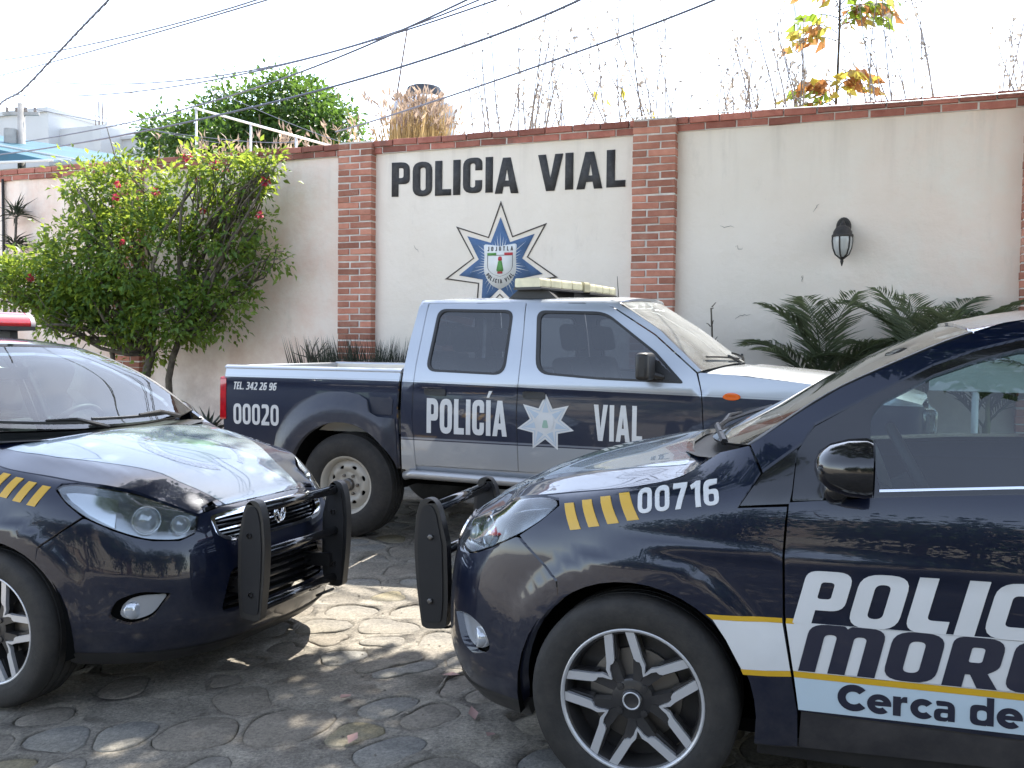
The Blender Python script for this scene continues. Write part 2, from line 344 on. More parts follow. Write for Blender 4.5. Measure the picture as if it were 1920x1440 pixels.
# windshield: v up the glass, t across
_wc=catmull([(-.135,1.045),(-.356,1.158),(-.548,1.272),(-.699,1.356),(-.878,1.436)],8); _we=catmull([q for q in A_EDGE if q[0]>=-.911],8)
def ws_chart(t,v):
    i=lambda c,k:np.interp(v,np.linspace(0,1,len(c)),c[:,k])
    E=CAR.at(1.327-i(_we,0),i(_we,1)); C=np.stack([i(_wc,0),0*np.asarray(t),i(_wc,1)],-1); k=(1-np.abs(t)**2.2)[...,None]
    P=E*(1-k)+C*k; P[...,1]=t*E[...,1]; return P
roof_c=interp([(-.878,1.436),(-.99,1.468),(-1.124,1.490),(-1.4,1.508),(-1.7,1.513),(-2.1,1.50),(-2.42,1.462)])
def roof_chart(x,t):
    E=edge_at(x); C=roof_c(x); z=E[...,2]+(C-E[...,2])*(1-np.abs(t)**2.4); return np.stack([x+.033*(1-t*t)*ss(-1.1,-.9,x),t*E[...,1],z],-1)
def rear_chart(t,v):                                             # rear screen
    E=np.stack([-2.40-.42*v,.60+.06*v,1.435-.38*v],-1); C=np.stack([-2.43-.47*v,0*v,1.462-.40*v],-1); k=(1-np.abs(t)**2.2)[...,None]
    P=E*(1-k)+C*k; P[...,1]=t*E[...,1]; return P
def trunk_chart(a,t):
    y=np.interp(-a,[2.8,3.1,3.3,3.44],[.70,.68,.60,.45]); z=1.055-.05*((-a-2.8)/.6)**2-.05*np.abs(t)**3; return np.stack([a,t*y,z],-1)
# ---- lettering -----------------------------------------------------------------
G={'I':(.19,[[(0,0),(.19,0),(.19,1),(0,1)]]),
'L':(.43,[[(0,0),(.43,0),(.43,.18),(.19,.18),(.19,1),(0,1)]]),
'P':(.50,[[(0,0),(.19,0),(.19,.36),(.50,.36,.24),(.50,1,.24),(0,1)],[(.19,.54),(.32,.54,.09),(.32,.83,.09),(.19,.83)]]),
'O':(.53,[[(0,0,.27),(.53,0,.27),(.53,1,.27),(0,1,.27)],[(.19,.17,.08),(.34,.17,.08),(.34,.83,.08),(.19,.83,.08)]]),
'C':(.50,[[(0,0,.26),(.50,0,.26),(.50,.36),(.32,.36),(.32,.16,.07),(.19,.16,.07),(.19,.84,.07),(.32,.84,.07),(.32,.64),(.50,.64),(.50,1,.26),(0,1,.26)]]),
'A':(.60,[[(0,0),(.19,0),(.225,.19),(.375,.19),(.41,0),(.60,0),(.40,1),(.20,1)],[(.255,.36),(.345,.36),(.30,.68)]]),
'V':(.60,[[(0,1),(.19,1),(.30,.34),(.41,1),(.60,1),(.40,0),(.20,0)]]),
"'":(.0,[[(-.13,1.07),(-.03,1.07),(.10,1.26),(-.04,1.26)]])}
T5=.22   # heavy rounded italic
H={'P':(.62,[[(0,0),(.25,0),(.25,.27),(.62,.27,.22),(.62,1,.22),(0,1,.16)],[(.23,.48,.05),(.41,.48,.05),(.41,.80,.07),(.23,.80,.05)]]),
'O':(.64,[[(0,0,.26),(.64,0,.26),(.64,1,.26),(0,1,.26)],[(.22,.18,.1),(.42,.18,.1),(.42,.82,.1),(.22,.82,.1)]]),
'L':(.52,[[(0,0,.22),(.52,0),(.52,.23),(.24,.23,.08),(.24,1),(0,1)]]),
'I':(.25,[[(0,0),(.25,0),(.25,1),(0,1)]]),
'C':(.60,[[(0,0,.26),(.60,0,.1),(.60,.22),(.22,.22,.08),(.22,.78,.08),(.60,.78),(.60,1,.1),(0,1,.26)]]),
'A':(.64,[[(0,0),(.24,0),(.24,.3),(.40,.3),(.40,0),(.64,0),(.64,1,.26),(0,1,.26)],[(.24,.5),(.40,.5),(.40,.80,.07),(.24,.80,.07)]]),
'M':(.98,[[(0,0),(.22,0),(.22,.80,.09),(.38,.80,.09),(.38,0),(.60,0),(.60,.80,.09),(.76,.80,.09),(.76,0),(.98,0),(.98,1,.22),(.53,1,.1),(.49,.94),(.45,1,.1),(0,1,.22)]]),
'R':(.64,[[(0,0),(.24,0),(.24,.26),(.30,.26),(.42,0),(.66,0),(.50,.30),(.62,.42,.1),(.62,1,.24),(0,1,.16)],[(.24,.50,.04),(.40,.50,.05),(.40,.80,.06),(.24,.80,.04)]]),
'E':(.52,[[(0,0,.22),(.52,0),(.52,.22),(.24,.22),(.24,.39),(.48,.39),(.48,.61),(.24,.61),(.24,.78),(.52,.78),(.52,1),(0,1,.22)]]),
'S':(.60,[[(0,0),(.60,0,.24),(.60,.61,.18),(.22,.61),(.22,.79),(.58,.79),(.58,1),(0,1,.24),(0,.40,.18),(.38,.40),(.38,.21),(0,.21)]])}
G.update({'0':(.58,[[(0,0,.29),(.58,0,.29),(.58,1,.29),(0,1,.29)],[(.18,.16,.11),(.40,.16,.11),(.40,.84,.11),(.18,.84,.11)]]),
'1':(.40,[[(.20,0),(.40,0),(.40,1),(.24,1),(.0,.86),(.06,.72),(.20,.79)]]),
'2':(.56,[[(0,0),(.56,0),(.56,.17),(.24,.17),(.54,.55,.14),(.54,1,.26),(.02,1,.16),(.03,.80),(.34,.84,.1),(.34,.58,.08),(0,.16)]]),
'7':(.56,[[(.08,0),(.29,0),(.56,.86),(.56,1),(0,1),(0,.83),(.34,.83)]]),
'6':(.58,[[(0,0,.27),(.58,0,.27),(.58,.64,.25),(.20,.62,.05),(.20,.78,.1),(.52,.84),(.54,1),(0,1,.28)],[(.19,.15,.08),(.40,.15,.09),(.40,.47,.09),(.19,.47,.08)]]),
'9':(.58,[[(.04,.02),(.58,0,.28),(.58,1,.27),(0,1,.27),(0,.36,.25),(.38,.38,.05),(.38,.22,.1),(.06,.16)],[(.18,.53,.09),(.39,.53,.08),(.39,.85,.08),(.18,.85,.09)]]),
'3':(.56,[[(.02,0),(.56,0,.24),(.56,.52,.12),(.46,.54),(.54,.58,.1),(.54,1,.24),(.02,1),(.02,.84),(.35,.84,.07),(.35,.60,.06),(.14,.60),(.14,.45),(.37,.45,.06),(.37,.16,.08),(.02,.16)]]),
'4':(.60,[[(.32,0),(.52,0),(.52,.20),(.60,.20),(.60,.37),(.52,.37),(.52,1),(.28,1),(0,.36),(0,.20),(.32,.20)],[(.19,.37),(.32,.37),(.32,.68)]]),
'T':(.50,[[(.155,0),(.345,0),(.345,.83),(.50,.83),(.50,1),(0,1),(0,.83),(.155,.83)]]),
'E':(.42,[[(0,0),(.42,0),(.42,.17),(.19,.17),(.19,.42),(.38,.42),(.38,.58),(.19,.58),(.19,.83),(.42,.83),(.42,1),(0,1)]]),
'J':(.42,[[(0,0,.1),(.42,0,.22),(.42,1),(.23,1),(.23,.17,.08),(0,.17)]]),'U':(.52,[[(0,0,.24),(.52,0,.24),(.52,1),(.33,1),(.33,.17,.08),(.19,.17,.08),(.19,1),(0,1)]]),
'.':(.19,[[(0,0),(.19,0),(.19,.18),(0,.18)]])})
def _arc(r,t0,t1,n,cx,cy): return [(cx+r*math.cos(rad(t)),cy+r*math.sin(rad(t))) for t in np.linspace(t0,t1,n)]
def _c(R,r,a,cx,cy): return _arc(R,a,360-a,24,cx,cy)+_arc(r,360-a,a,24,cx,cy)
G.update({'k':(0,[])})
K={'C':(1.22,[_c(.70,.34,42,.70,.68)]),'e':(1.04,[_arc(.52,-8,315,28,.52,.50)+_arc(.21,315,205,12,.52,.50),_arc(.22,150,30,12,.52,.52)]),
'r':(.66,[[(0,0),(.33,0),(.33,.55),(.36,.72,.1),(.60,.72),(.60,1.02),(.44,1.02,.1),(.33,.88),(.33,1.0),(0,1.0)]]),
'c':(.92,[_c(.52,.20,42,.52,.50)]),
'a':(.90,[[(0,-.02,.30),(.50,-.02,.1),(.58,.08),(.58,0),(.86,0),(.86,1.02,.40),(.05,1.02,.2),(.12,.76),(.57,.78,.14),(.57,.62),(0,.62,.30)],[(.27,.18,.1),(.57,.18,.08),(.57,.42),(.27,.42,.1)]]),
'd':(1.0,[[(0,-.02,.48),(.66,-.02,.15),(.68,.06),(.68,0),(.96,0),(.96,1.42),(.67,1.42),(.67,.96),(.60,1.02,.1),(0,1.02,.48)],[(.28,.24,.2),(.68,.24,.18),(.68,.76,.18),(.28,.76,.2)]])}
def spell(txt,glyphs,size,sx=1,track=.07,space=.35,shear=0):
    out=[];x=0
    for i,c in enumerate(txt):
        if c==' ': x+=space; continue
        wd,loops=glyphs[c]
        if c=="'": loops=[[(q[0]+x-.19+.06,q[1]) for q in loops[0]]]; x0=0
        else: x0=x
        for l in loops:
            q=rnd(l,5)
            q=np.stack([((q[:,0]+x0)*sx+q[:,1]*shear)*size,q[:,1]*size],1); out.append(q)
        if c!="'": x+=wd+track
    return out,(x-track)*sx*size
def offset_loop(l,d):
    """outline moved outwards by d (holes shrink: their winding is opposite)"""
    p=np.roll(l,1,0);n=np.roll(l,-1,0); e1=l-p;e2=n-l
    n1=np.stack([e1[:,1],-e1[:,0]],1);n2=np.stack([e2[:,1],-e2[:,0]],1)
    n1/=np.linalg.norm(n1,axis=1)[:,None]+1e-9; n2/=np.linalg.norm(n2,axis=1)[:,None]+1e-9
    m=n1+n2; k=1/np.maximum(.45,(1+(n1*n2).sum(1))/1); return l+m*(k*d)[:,None]
def fontloops(txt,size,sx=1,bold=0.,shear=0,space=1.0):
    cu=bpy.data.curves.new('text','FONT'); cu.body=txt; cu.size=1; cu.fill_mode='NONE'; cu.resolution_u=3; cu.space_character=space
    o=bpy.data.objects.new('text',cu); COL.objects.link(o); dg=bpy.context.evaluated_depsgraph_get(); me=o.evaluated_get(dg).to_mesh()
    co=np.array([v.co[:2] for v in me.vertices]); nb={}
    for e in me.edges: a,b=e.vertices; nb.setdefault(a,[]).append(b); nb.setdefault(b,[]).append(a)
    seen=set();loops=[]
    for s0 in list(nb):
        if s0 in seen: continue
        l=[s0];seen.add(s0);cur=s0
        while True:
            nx=[k for k in nb[cur] if k not in seen]
            if not nx: break
            cur=nx[0];seen.add(cur);l.append(cur)
        if len(l)>2: loops.append(co[l])
    o.evaluated_get(dg).to_mesh_clear(); bpy.data.objects.remove(o); bpy.data.curves.remove(cu)
    out=[]
    for i,l in enumerate(loops):
        q=l[np.r_[True,np.linalg.norm(np.diff(l,axis=0),axis=1)>1e-4]]
        area=.5*(q[:,0]*np.roll(q[:,1],-1)-np.roll(q[:,0],-1)*q[:,1]).sum()
        depth=sum(inside(q[:1],[k])[0] for j,k in enumerate(loops) if j!=i)
        if area<0: q=q[::-1]
        out.append(offset_loop(q,bold if depth%2==0 else -bold*.75) if bold else q)
    A=np.vstack(out); mn=A[:,0].min(); cap=.729+2*bold
    return [np.stack([((l[:,0]-mn)*sx+(l[:,1]+bold)*shear)*size/cap,(l[:,1]+bold)*size/cap],1) for l in out],(A[:,0].max()-mn)*sx*size/cap
def decal(name,loops,chart,mat,parent,x0,z0,dx,dz=0.,off=.0025,res=.05,C0=CC,rim=.004,axis=None):
    """flat lettering laid on a surface: text runs from (x0,z0) along direction (dx,dz) per unit"""
    L=[np.stack([x0+l[:,0]*dx-l[:,1]*dz*np.sign(dx),z0+l[:,0]*dz*1.0+l[:,1]],1) for l in loops]
    return panel(name,L,chart,mat,parent,res=res,off=off,rim=rim,C0=C0)
# ---- wheel ---------------------------------------------------------------------
def car_wheel(parent,loc,sg):
    w=empty('wheel'); w.parent=parent; w.location=loc
    f=sg                                                   # outer face direction along y
    m=MB(); prof=[(.212,-.09),(.225,-.098),(.27,-.10),(.300,-.092),(.311,-.07),(.3115,-.045),(.306,-.043),(.306,-.037),(.3115,-.035),(.312,-.004),(.306,-.003),(.306,.003),(.312,.004),(.3115,.035),(.306,.037),(.306,.043),(.3115,.045),(.311,.07),(.302,.091),(.285,.099),(.262,.102),(.240,.100),(.226,.097),(.216,.09)]
    m.lathe([(r,y*f) for r,y in prof],64); m.build('tyre',TYRE,w,auto=50)
    m=MB(); m.lathe([(r,y*f) for r,y in [(.212,-.09),(.195,-.08),(.192,.05),(.200,.082),(.212,.088)]],56); m.lathe([(r,y*f) for r,y in [(.192,.0),(.06,.01),(.0,.01)]],40); m.build('rim_barrel',RIMDK,w,auto=40)
    m=MB(); m.lathe([(r,y*f) for r,y in [(.204,.080),(.2065,.0885),(.2105,.0925),(.2155,.0925),(.2175,.088),(.2165,.082)]],64); m.build('rim_lip',RIMSIL,w,smooth=True)
    m=MB(); m.lathe([(r,y*f) for r,y in [(.14,-.03),(.14,.02),(.06,.03),(.05,.02)]],40); m.build('brake_disc',M_DISC,w,auto=40)
    def P(a,b,d): return np.stack([a,(np.asarray(d)+0*a)*f,b],-1)
    arm=MB();bar=MB()
    for k in range(5):
        th=rad(78+72*k); c,s=math.cos(th),math.sin(th)
        def R(l,sg2):
            l=np.asarray(l,float)*[1,sg2]; l=l if sg2>0 else l[::-1]; return np.stack([l[:,0]*c-l[:,1]*s,l[:,0]*s+l[:,1]*c],1)
        for sg2 in (-1,1):
            bar.prism(R([(.2145,.0185),(.2145,.0445),(.118,.0545),(.098,.0600),(.0740,.0538),(.0655,.0476),(.078,.0475),(.094,.0490),(.109,.0455),(.113,.0360),(.122,.0300)],sg2),-.016,lambda a,b,d:P(a,b,.080+d+.004*np.hypot(a,b)/.2))
            arm.prism(R([(.0,.0),(.03,.0),(.062,.015),(.118,.0255),(.119,.034),(.110,.0465),(.094,.0500),(.07,.0495),(.03,.022)],sg2),-.035,lambda a,b,d:P(a,b,.073+d))
            arm.prism(R([(.118,.022),(.2145,.0155),(.2145,.0475),(.116,.0565)],sg2),-.03,lambda a,b,d:P(a,b,.062+d))
    arm.lathe([(r,y*f) for r,y in [(.062,.03),(.062,.071),(.055,.0745),(.0,.0745)]],30); arm.build('spoke_hub',RIMDK,w,auto=30); bar.build('spoke_face',RIMSIL,w,auto=30)
    m=MB(); m.lathe([(r,y*f) for r,y in [(.032,.06),(.032,.084),(.028,.088),(.022,.085),(0,.085)]],24); m.build('centre_cap',RIMDK,w,auto=30)
    m=MB(); m.lathe([(r,y*f) for r,y in [(.0275,.0865),(.026,.0895),(.0235,.0895),(.022,.086)]],24); m.build('cap_ring',RIMSIL,w,smooth=True)
    m=MB()
    for k in range(4):
        a=rad(45+90*k); m.lathe([(r,y*f) for r,y in [(.011,.055),(.011,.079),(0,.080)]],8,c=(.052*math.cos(a),0,.052*math.sin(a)))
    m.build('wheel_bolts',RIMDK,w,auto=30)
    return w
M_DISC=M('brake_steel',(.18,.17,.16),rough=.45,metal=1)
def seat(parent,x,y,zb=.30,mat=SEAT,w=.48,h=.62):
    m=MB(); V=[]
    def slab(pts,hw,c=(x,y,zb)):
        loop=rnd(pts,4); mm=MB(); mm.prism(loop,2*hw,lambda a,b,d:np.stack([a+c[0],d-hw+c[1],b+c[2]],-1)); m.add(np.vstack(mm.V),mm.F)
    slab([(-.05,0,.05),(.48,.04,.08),(.47,.20,.07),(.0,.15,.05)],w/2)
    slab([(-.08,.08,.05),(.06,.10,.05),(-.10,h+.12,.06),(-.22,h+.10,.06)],w/2*.95)
    slab([(-.17,h+.15,.05),(-.06,h+.16,.05),(-.10,h+.34,.06),(-.20,h+.33,.06)],.13)
    o=m.build('seat',mat,parent); bevel(o,.03,3); return o
def build_car():
    root=empty('patrol_car')
    pn=lambda name,loops,chart,mat,par=root,**k:panel(name,loops,chart,mat,par,C0=k.pop('C0',CC),**k)
    HLU=[(.445,.724),(.57,.774),(.70,.815),(.85,.853),(.96,.872),(1.025,.872),(1.043,.862)]
    HLD=[(1.043,.862),(.995,.815),(.905,.757),(.80,.708),(.72,.678),(.65,.660),(.545,.650),(.475,.668),(.445,.724)]
    hlu=catmull(HLU,5); hld=catmull(HLD[:-1],5); HL=np.vstack([hlu,hld[1:]])
    GR=[(0,.726),(.15,.725),(.30,.720),(.385,.713),(.372,.645),(.32,.617),(.23,.609),(0,.604)]
    gr=[(a,b,.02) for a,b in GR[1:-1]]; GRL=rnd(gr+[(-a,b,.02) for a,b,_ in gr[::-1]],4)
    LG=rnd([(-.33,.50,.03),(.33,.50,.03),(.39,.33,.04),(-.39,.33,.04)],4)
    FOG=rnd([(.83,.375,.03),(.79,.44,.03),(.70,.468,.04),(.585,.447,.01),(.655,.36,.03),(.745,.338,.03)],4)
    mir=lambda L:np.stack([-np.asarray(L)[:,0],np.asarray(L)[:,1]],1)
    gapl=[(.915,.750),(1.0,.700),(1.083,.642)]
    archf=[q for q in arch(0) if q[0]>0.205][::-1]                       # from high to low in front of the wheel
    bh=[(.0,.749),(.15,.748),(.30,.745),(.434,.730)]+[(.46,.686),(.48,.660),(.545,.642),(.65,.652),(.72,.670),(.80,.700),(.905,.749)]+gapl+X(archf)+[(1.327-.362,.262),(.96,.238),(.78,.226),(.56,.215),(.3,.205),(0,.20)]
    outer=np.vstack([np.array(bh),mir(bh[1:-1])[::-1]])
    bump=pn('front_bumper',[outer,GRL,LG,FOG,mir(FOG)],front,NAVY,rim=.03,res=.03)
    lip=[(1.327-.345,.245),(.96,.236),(.78,.224),(.56,.213),(.3,.203),(0,.198)]; lo=[(a,b-.045) for a,b in lip]
    L=np.array(lip+lo[::-1]); L2=np.vstack([L[:len(lip)],mir(lip)[::-1][1:],mir(lo)[1:] if 0 else mir(lo),np.array(lo)[::-1][1:]])
    pn('bumper_lip',[L2],front,BLACKP,off=.006,rim=.03)
    # grille
    pn('grille_back',[GRL],front,MATTEB,bump,off=-.06,rim=0)
    ring=rnd([(a*1.02,.664+(b-.664)*1.08,.02) for a,b in GR[1:-1]]+[(-a*1.02,.664+(b-.664)*1.08,.02) for a,b in GR[1:-1][::-1]],4)
    inn=rnd([(a*.985,.664+(b-.664)*.86,.02) for a,b in GR[1:-1]]+[(-a*.985,.664+(b-.664)*.86,.02) for a,b in GR[1:-1][::-1]],4)
    pn('grille_frame',[ring,inn],front,CHROME,bump,off=.005,rim=.02,res=.02)
    for k in range(5):
        z=.628+.0175*k; hw=.335+.008*k
        pn('grille_slat',[np.array([(-hw,z),(hw,z),(hw,z+.005),(-hw,z+.005)])],front,GLOSSB if k!=2 else CHROME,bump,off=-.022,rim=.02,res=.03)
    m=MB(); th=np.linspace(0,2*np.pi,33); zc=.675; P0=CAR.at(0.,zc)[0]+.012
    m.tube([(P0-.0*abs(math.cos(t)),.036*math.cos(t),zc+.036*math.sin(t)) for t in th],.006,6); m.tube([(P0,-.024,zc+.020),(P0,0,zc-.026),(P0,.024,zc+.020)],.006,6); m.build('grille_badge',CHROME,bump,smooth=True)
    pn('lower_grille_back',[LG],front,MATTEB,bump,off=-.07,rim=0)
    for k in range(5):
        z=.345+.032*k; hw=.375-.012*k
        pn('lower_slat',[np.array([(-hw,z),(hw,z),(hw,z+.007),(-hw,z+.007)])],front,GLOSSB,bump,off=-.03,rim=.025,res=.04)
    for sg in (1,-1):
        S=side(sg)
        # headlight
        h=pn('headlight',[HL],S,LENS,root,off=.001,rim=0,res=.025)
        hs=HL.mean(0); sh=hs+(HL-hs)*.985
        pn('housing',[sh],S,M_HOUS,h,off=-.055,rim=-.05,res=.03)
        pn('inner_bezel',[np.array([(.80,.715),(.905,.77),(.985,.825),(1.02,.86),(.95,.862),(.86,.845),(.79,.828)])],S,REFL,h,off=-.03,rim=.01,res=.03)
        for (sc,zz,r) in ((.665,.728,.052),(.525,.70,.036)):
            p0=S(np.array([sc]),np.array([zz]))[0]; p1=S(np.array([sc+.01]),np.array([zz]))[0]; tv=(p1-p0); nv=np.array([abs(tv[1]),-tv[0]*np.sign(tv[1]) if tv[1] else 0,0]); nv=np.array([.80,.58*sg,.12]); nv/=np.linalg.norm(nv)
            q=Vector(nv).to_track_quat('Z','Y').to_matrix()
            mm=MB(); mm.lathe([(r*.2,-.05),(r*.75,-.035),(r*1.0,0),(r*1.08,.0),(r*1.08,-.02)],28,'z'); V=np.vstack(mm.V)@np.array(q).T+p0-nv*.026; mk('reflector',V,mm.F,REFL,h,smooth=True)
            mm=MB(); mm.lathe([(r*.92,-.010),(r*.8,.004),(r*.5,.013),(0,.017)],28,'z'); V=np.vstack(mm.V)@np.array(q).T+p0-nv*.030; mk('projector_lens',V,mm.F,M_BULB,h,smooth=True)
        # fog lamp
        fc=FOG.mean(0); fb=pn('fog_lamp',[fc+(FOG-fc)*1.04],S,MATTEB,root,off=-.045,rim=0,res=.03)
        pn('fog_bezel',[rnd([(.79,.375,.03),(.76,.43,.03),(.70,.445,.04),(.60,.440,.01),(.655,.372,.03),(.735,.352,.03)],4)],S,M_FOGB,fb,off=-.022,rim=.015,res=.02)
        p0=S(np.array([.725]),np.array([.392]))[0]; nv=Vector((.86,.5*sg,0)); q=nv.to_track_quat('Z','Y').to_matrix()
        mm=MB(); mm.lathe([(.034,-.03),(.034,.0),(.030,.004),(.0,.007)],24,'z'); mk('bulb_lens',np.vstack(mm.V)@np.array(q).T+p0-np.array(nv)*.018,mm.F,M_BULB,fb,smooth=True)
        # fender
        sail_f=[(-.301,.910),(-.357,1.005),(-.467,1.085),(-.462,1.078),(-.447,1.065),(-.441,.97),(-.436,.925)]
        fen=gapl[::-1]+[(.93,.762),(1.0,.812),(1.048,.858),(1.045,.880),(.965,.880)]
        fen=X([(0,0)])[:0]+[(1.088,.648),(1.005,.706),(.922,.757),(.995,.808),(1.052,.860),(1.035,.880),(.975,.880)]+[(a,b-.004) for a,b in HOODB[5:]]+X([(-.225,1.045),(-.312,1.072),(-.350,1.006),(-.292,.905),(-.428,.918),(-.4245,.88),(-.420,.785),(-.425,.62),(-.450,.46),(-.470,.345),(-.472,.245)])
        fen+=X([(-.355,.240)])+X([q for q in arch(0) if q[0]<.243 and not (q[0]<-.34 and q[1]<.3)][::-1])
        fe=pn('fender',[np.array(fen)],S,NAVY,res=.03)
        pn('fender_sail',[np.array(X([(-.301,.912),(-.357,1.000),(-.448,1.071),(-.441,.97),(-.434,.926)]))],S,GLOSSB,fe,off=.002,rim=.012)
        # side frame: pillars and roof rail
        sf=X([(-.232,1.046),(-.317,1.0755)])[1:]+X([(a,b-.004) for a,b in A_EDGE[1:]])+X([(-2.65,1.30),(-2.85,1.10),(-2.86,1.03),(-2.62,1.03),(-2.50,1.10)])+X([(a,b+.005) for a,b in FRAME[::-1]])+X([(-.459,1.092),(-.355,1.012)])
        pn('side_frame',[np.array(sf)],S,NAVY,res=.035,rim=.02)
        # front door
        belt=[(-.434,.930),(-.666,.957),(-.846,.972),(-1.011,.985),(-1.3,.998),(-1.50,1.004)]
        dl=[(-.477,.352),(-.457,.46),(-.432,.62),(-.427,.785),(-.4315,.88)]+belt+[(-1.505,.7),(-1.48,.352)]
        fd=pn('front_door',[np.array(X(dl))],S,NAVY,res=.035)
        gl=X([(-.642,1.172,.02),(-.642,1.120),(-.668,.982,.01),(-.846,.994),(-1.011,1.008),(-1.3,1.02),(-1.44,1.024,.02),(-1.44,1.392,.03),(-1.3,1.39),(-1.026,1.367),(-.921,1.337),(-.806,1.292),(-.676,1.217)])
        glr=rnd(gl,4)
        dfr=X([(-.442,.94),(-.449,1.066),(-.474,1.108),(-.494,1.137)])+X(FRAME[1:6])+X([(-1.495,1.415),(-1.50,1.01)])+X([(a,b+.004) for a,b in belt[::-1][1:-1]])
        pn('door_frame',[np.array(dfr),glr],S,GLOSSB,fd,off=-.004,rim=.03,res=.04)
        pn('side_window',[glr],S,CARGLASS,fd,off=-.014,rim=0,res=.06)
        pn('belt_trim',[np.array(X([(-.668,.972),(-.846,.987),(-1.011,1.000),(-1.44,1.016),(-1.44,1.0205),(-1.011,1.005),(-.846,.9915),(-.668,.977)]))],S,CHROME,fd,off=.004,rim=.006,res=.05)
        pn('door_handle',[rnd(X([(-1.22,.86,.02),(-1.43,.868,.02),(-1.43,.898,.02),(-1.22,.89,.02)]),4)],S,NAVY,fd,off=.022,rim=.03)
        # rear door and quarter
        rd=[(-1.49,.352),(-1.515,.7),(-1.51,1.004),(-1.9,1.018),(-2.38,1.03),(-2.36,.80),(-2.22,.66)]
        ra=[q for q in arch(-2.51) if q[0]>-2.29 and q[1]>.36][::-1]
        rdo=pn('rear_door',[np.array(X(rd+ra+[(-2.14,.352)]))],S,NAVY)
        g2=rnd(X([(-1.57,1.028,.02),(-2.2,1.045,.04),(-2.38,1.14,.05),(-2.30,1.30,.05),(-2.05,1.375,.04),(-1.7,1.397),(-1.57,1.395,.02)]),4)
        df2=np.array(X([(-1.515,1.01),(-1.5,1.415),(-1.7,1.418),(-2.1,1.398),(-2.35,1.348),(-2.49,1.11),(-2.36,1.035),(-1.9,1.024)]))
        pn('door_frame',[df2,g2],S,GLOSSB,rdo,off=-.004,rim=.03,res=.05); pn('side_window',[g2],S,CARGLASS,rdo,off=-.014,rim=0,res=.06)
        pn('door_handle',[rnd(X([(-2.10,.885,.02),(-2.30,.893,.02),(-2.30,.923,.02),(-2.10,.915,.02)]),4)],S,NAVY,rdo,off=.022,rim=.03)
        qp=[(-2.385,1.028),(-2.62,1.025),(-2.86,1.025),(-3.12,1.02),(-3.12,.62),(-3.05,.50),(-2.90,.30)]+[q for q in arch(-2.51) if q[1]>.30 and (q[0]<-2.51 or q[1]>.625)][::-1]+[(-2.225,.668),(-2.365,.80)]
        pn('quarter_panel',[np.array(X(qp))],S,NAVY)
        pn('sill',[np.array(X([(-.360,.236),(-.475,.238),(-.48,.345),(-2.13,.345),(-2.15,.262),(-1.0,.262)]))],S,M_SILL,off=-.004)
        pn('sill_skirt',[np.array(X([(-.362,.242),(-.475,.244),(-1.0,.268),(-2.15,.268),(-2.15,.20),(-.36,.19)]))],S,BLACKP,off=-.02,rim=.02)
        # inner liner behind the panels
        ln=X([(.30,.66),(.30,.80),(-.1,.88),(-.46,.90),(-2.4,.96),(-3.1,.98),(-3.1,.5),(-2.92,.32)])+X([(a,b) for a,b in arch(-2.51) if b>.34][::-1])+X([(-2.1,.30),(-.40,.26)])+X([q for q in arch(0) if q[0]<.30 and q[1]>.3][::-1])
        pn('inner_panel',[np.array(ln)],S,MATTEB,off=-.035,rim=0,res=.06)
        # mirror
        mr=MB(); c=np.array([-.585,.90*sg,1.045]); n=16
        rings=[]
        for (px,ry,rz,dy) in ((.085,.012,.012,-.0),(.075,.055,.040,0),(.045,.085,.062,0),(.0,.102,.076,0),(-.045,.106,.080,.0),(-.06,.102,.076,0)):
            th=np.linspace(0,2*np.pi,n,endpoint=False); e=lambda v:np.sign(v)*np.abs(v)**.92
            rings.append(np.stack([np.full(n,c[0]+px),c[1]+ry*e(np.cos(th)),c[2]+rz*e(np.sin(th))],1))
        V=np.vstack(rings); F=[(i*n+k,i*n+(k+1)%n,(i+1)*n+(k+1)%n,(i+1)*n+k) for i in range(5) for k in range(n)]+[tuple(range(n))]
        mr.add(V,F); mi=mr.build('mirror',GLOSSB,root,auto=40)
        mm=MB(); mm.tube([(-.555,.79*sg,.968),(-.555,.84*sg,.975),(-.565,.87*sg,.99)],[.045,.035,.03],10); mm.build('mirror_arm',GLOSSB,mi,smooth=True)
        mm=MB(); mm.add(rings[-1]*[1,1,1]-np.array([.004,0,0]),[tuple(range(n))]); mm.build('mirror_glass',CHROME,mi)
        # hazard bars and number
        dxx=-1 if sg>0 else 1
        for k in range(4):
            a=.243-.0625*k; za=.868+.0155*k
            q=[(a+.014,za),(a-.020,za+.006),(a-.066,za-.064),(a-.030,za-.071)]
            pn('yellow_bar',[np.array(X(q))],S,VINY,fe,off=.0025,rim=.004,res=.02)
        lp,wd=spell('00716',G,.066,1.12,.13)
        if sg>0: decal('number',[np.stack([l[:,0],l[:,1]],1) for l in lp],S,VINW,fe,1.327+.006,.866,1.0,.19)
        else: decal('number',[np.stack([l[:,0],l[:,1]],1) for l in lp],S,VINW,fe,1.327+.290,.915,-1.0,-.19)
        # side banner
        pn('stripe',[np.array(X([(-.236,.590),(-.425,.597),(-.449,.466),(-.318,.458),(-.275,.535)]))],S,VINW,fe,off=.0022,rim=.004,res=.04)
        pn('stripe_edge',[np.array(X([(-.217,.603),(-.424,.611),(-.425,.598),(-.235,.5905)]))],S,VINY,fe,off=.0026,rim=.004,res=.04)
        pn('stripe_edge',[np.array(X([(-.317,.457),(-.449,.465),(-.452,.450),(-.323,.443)]))],S,VINY,fe,off=.0026,rim=.004,res=.04)
        pn('stripe_edge',[np.array(X([(-.435,.612),(-.457,.613),(-.455,.598),(-.434,.598)]))],S,VINY,fd,off=.0026,rim=.004)
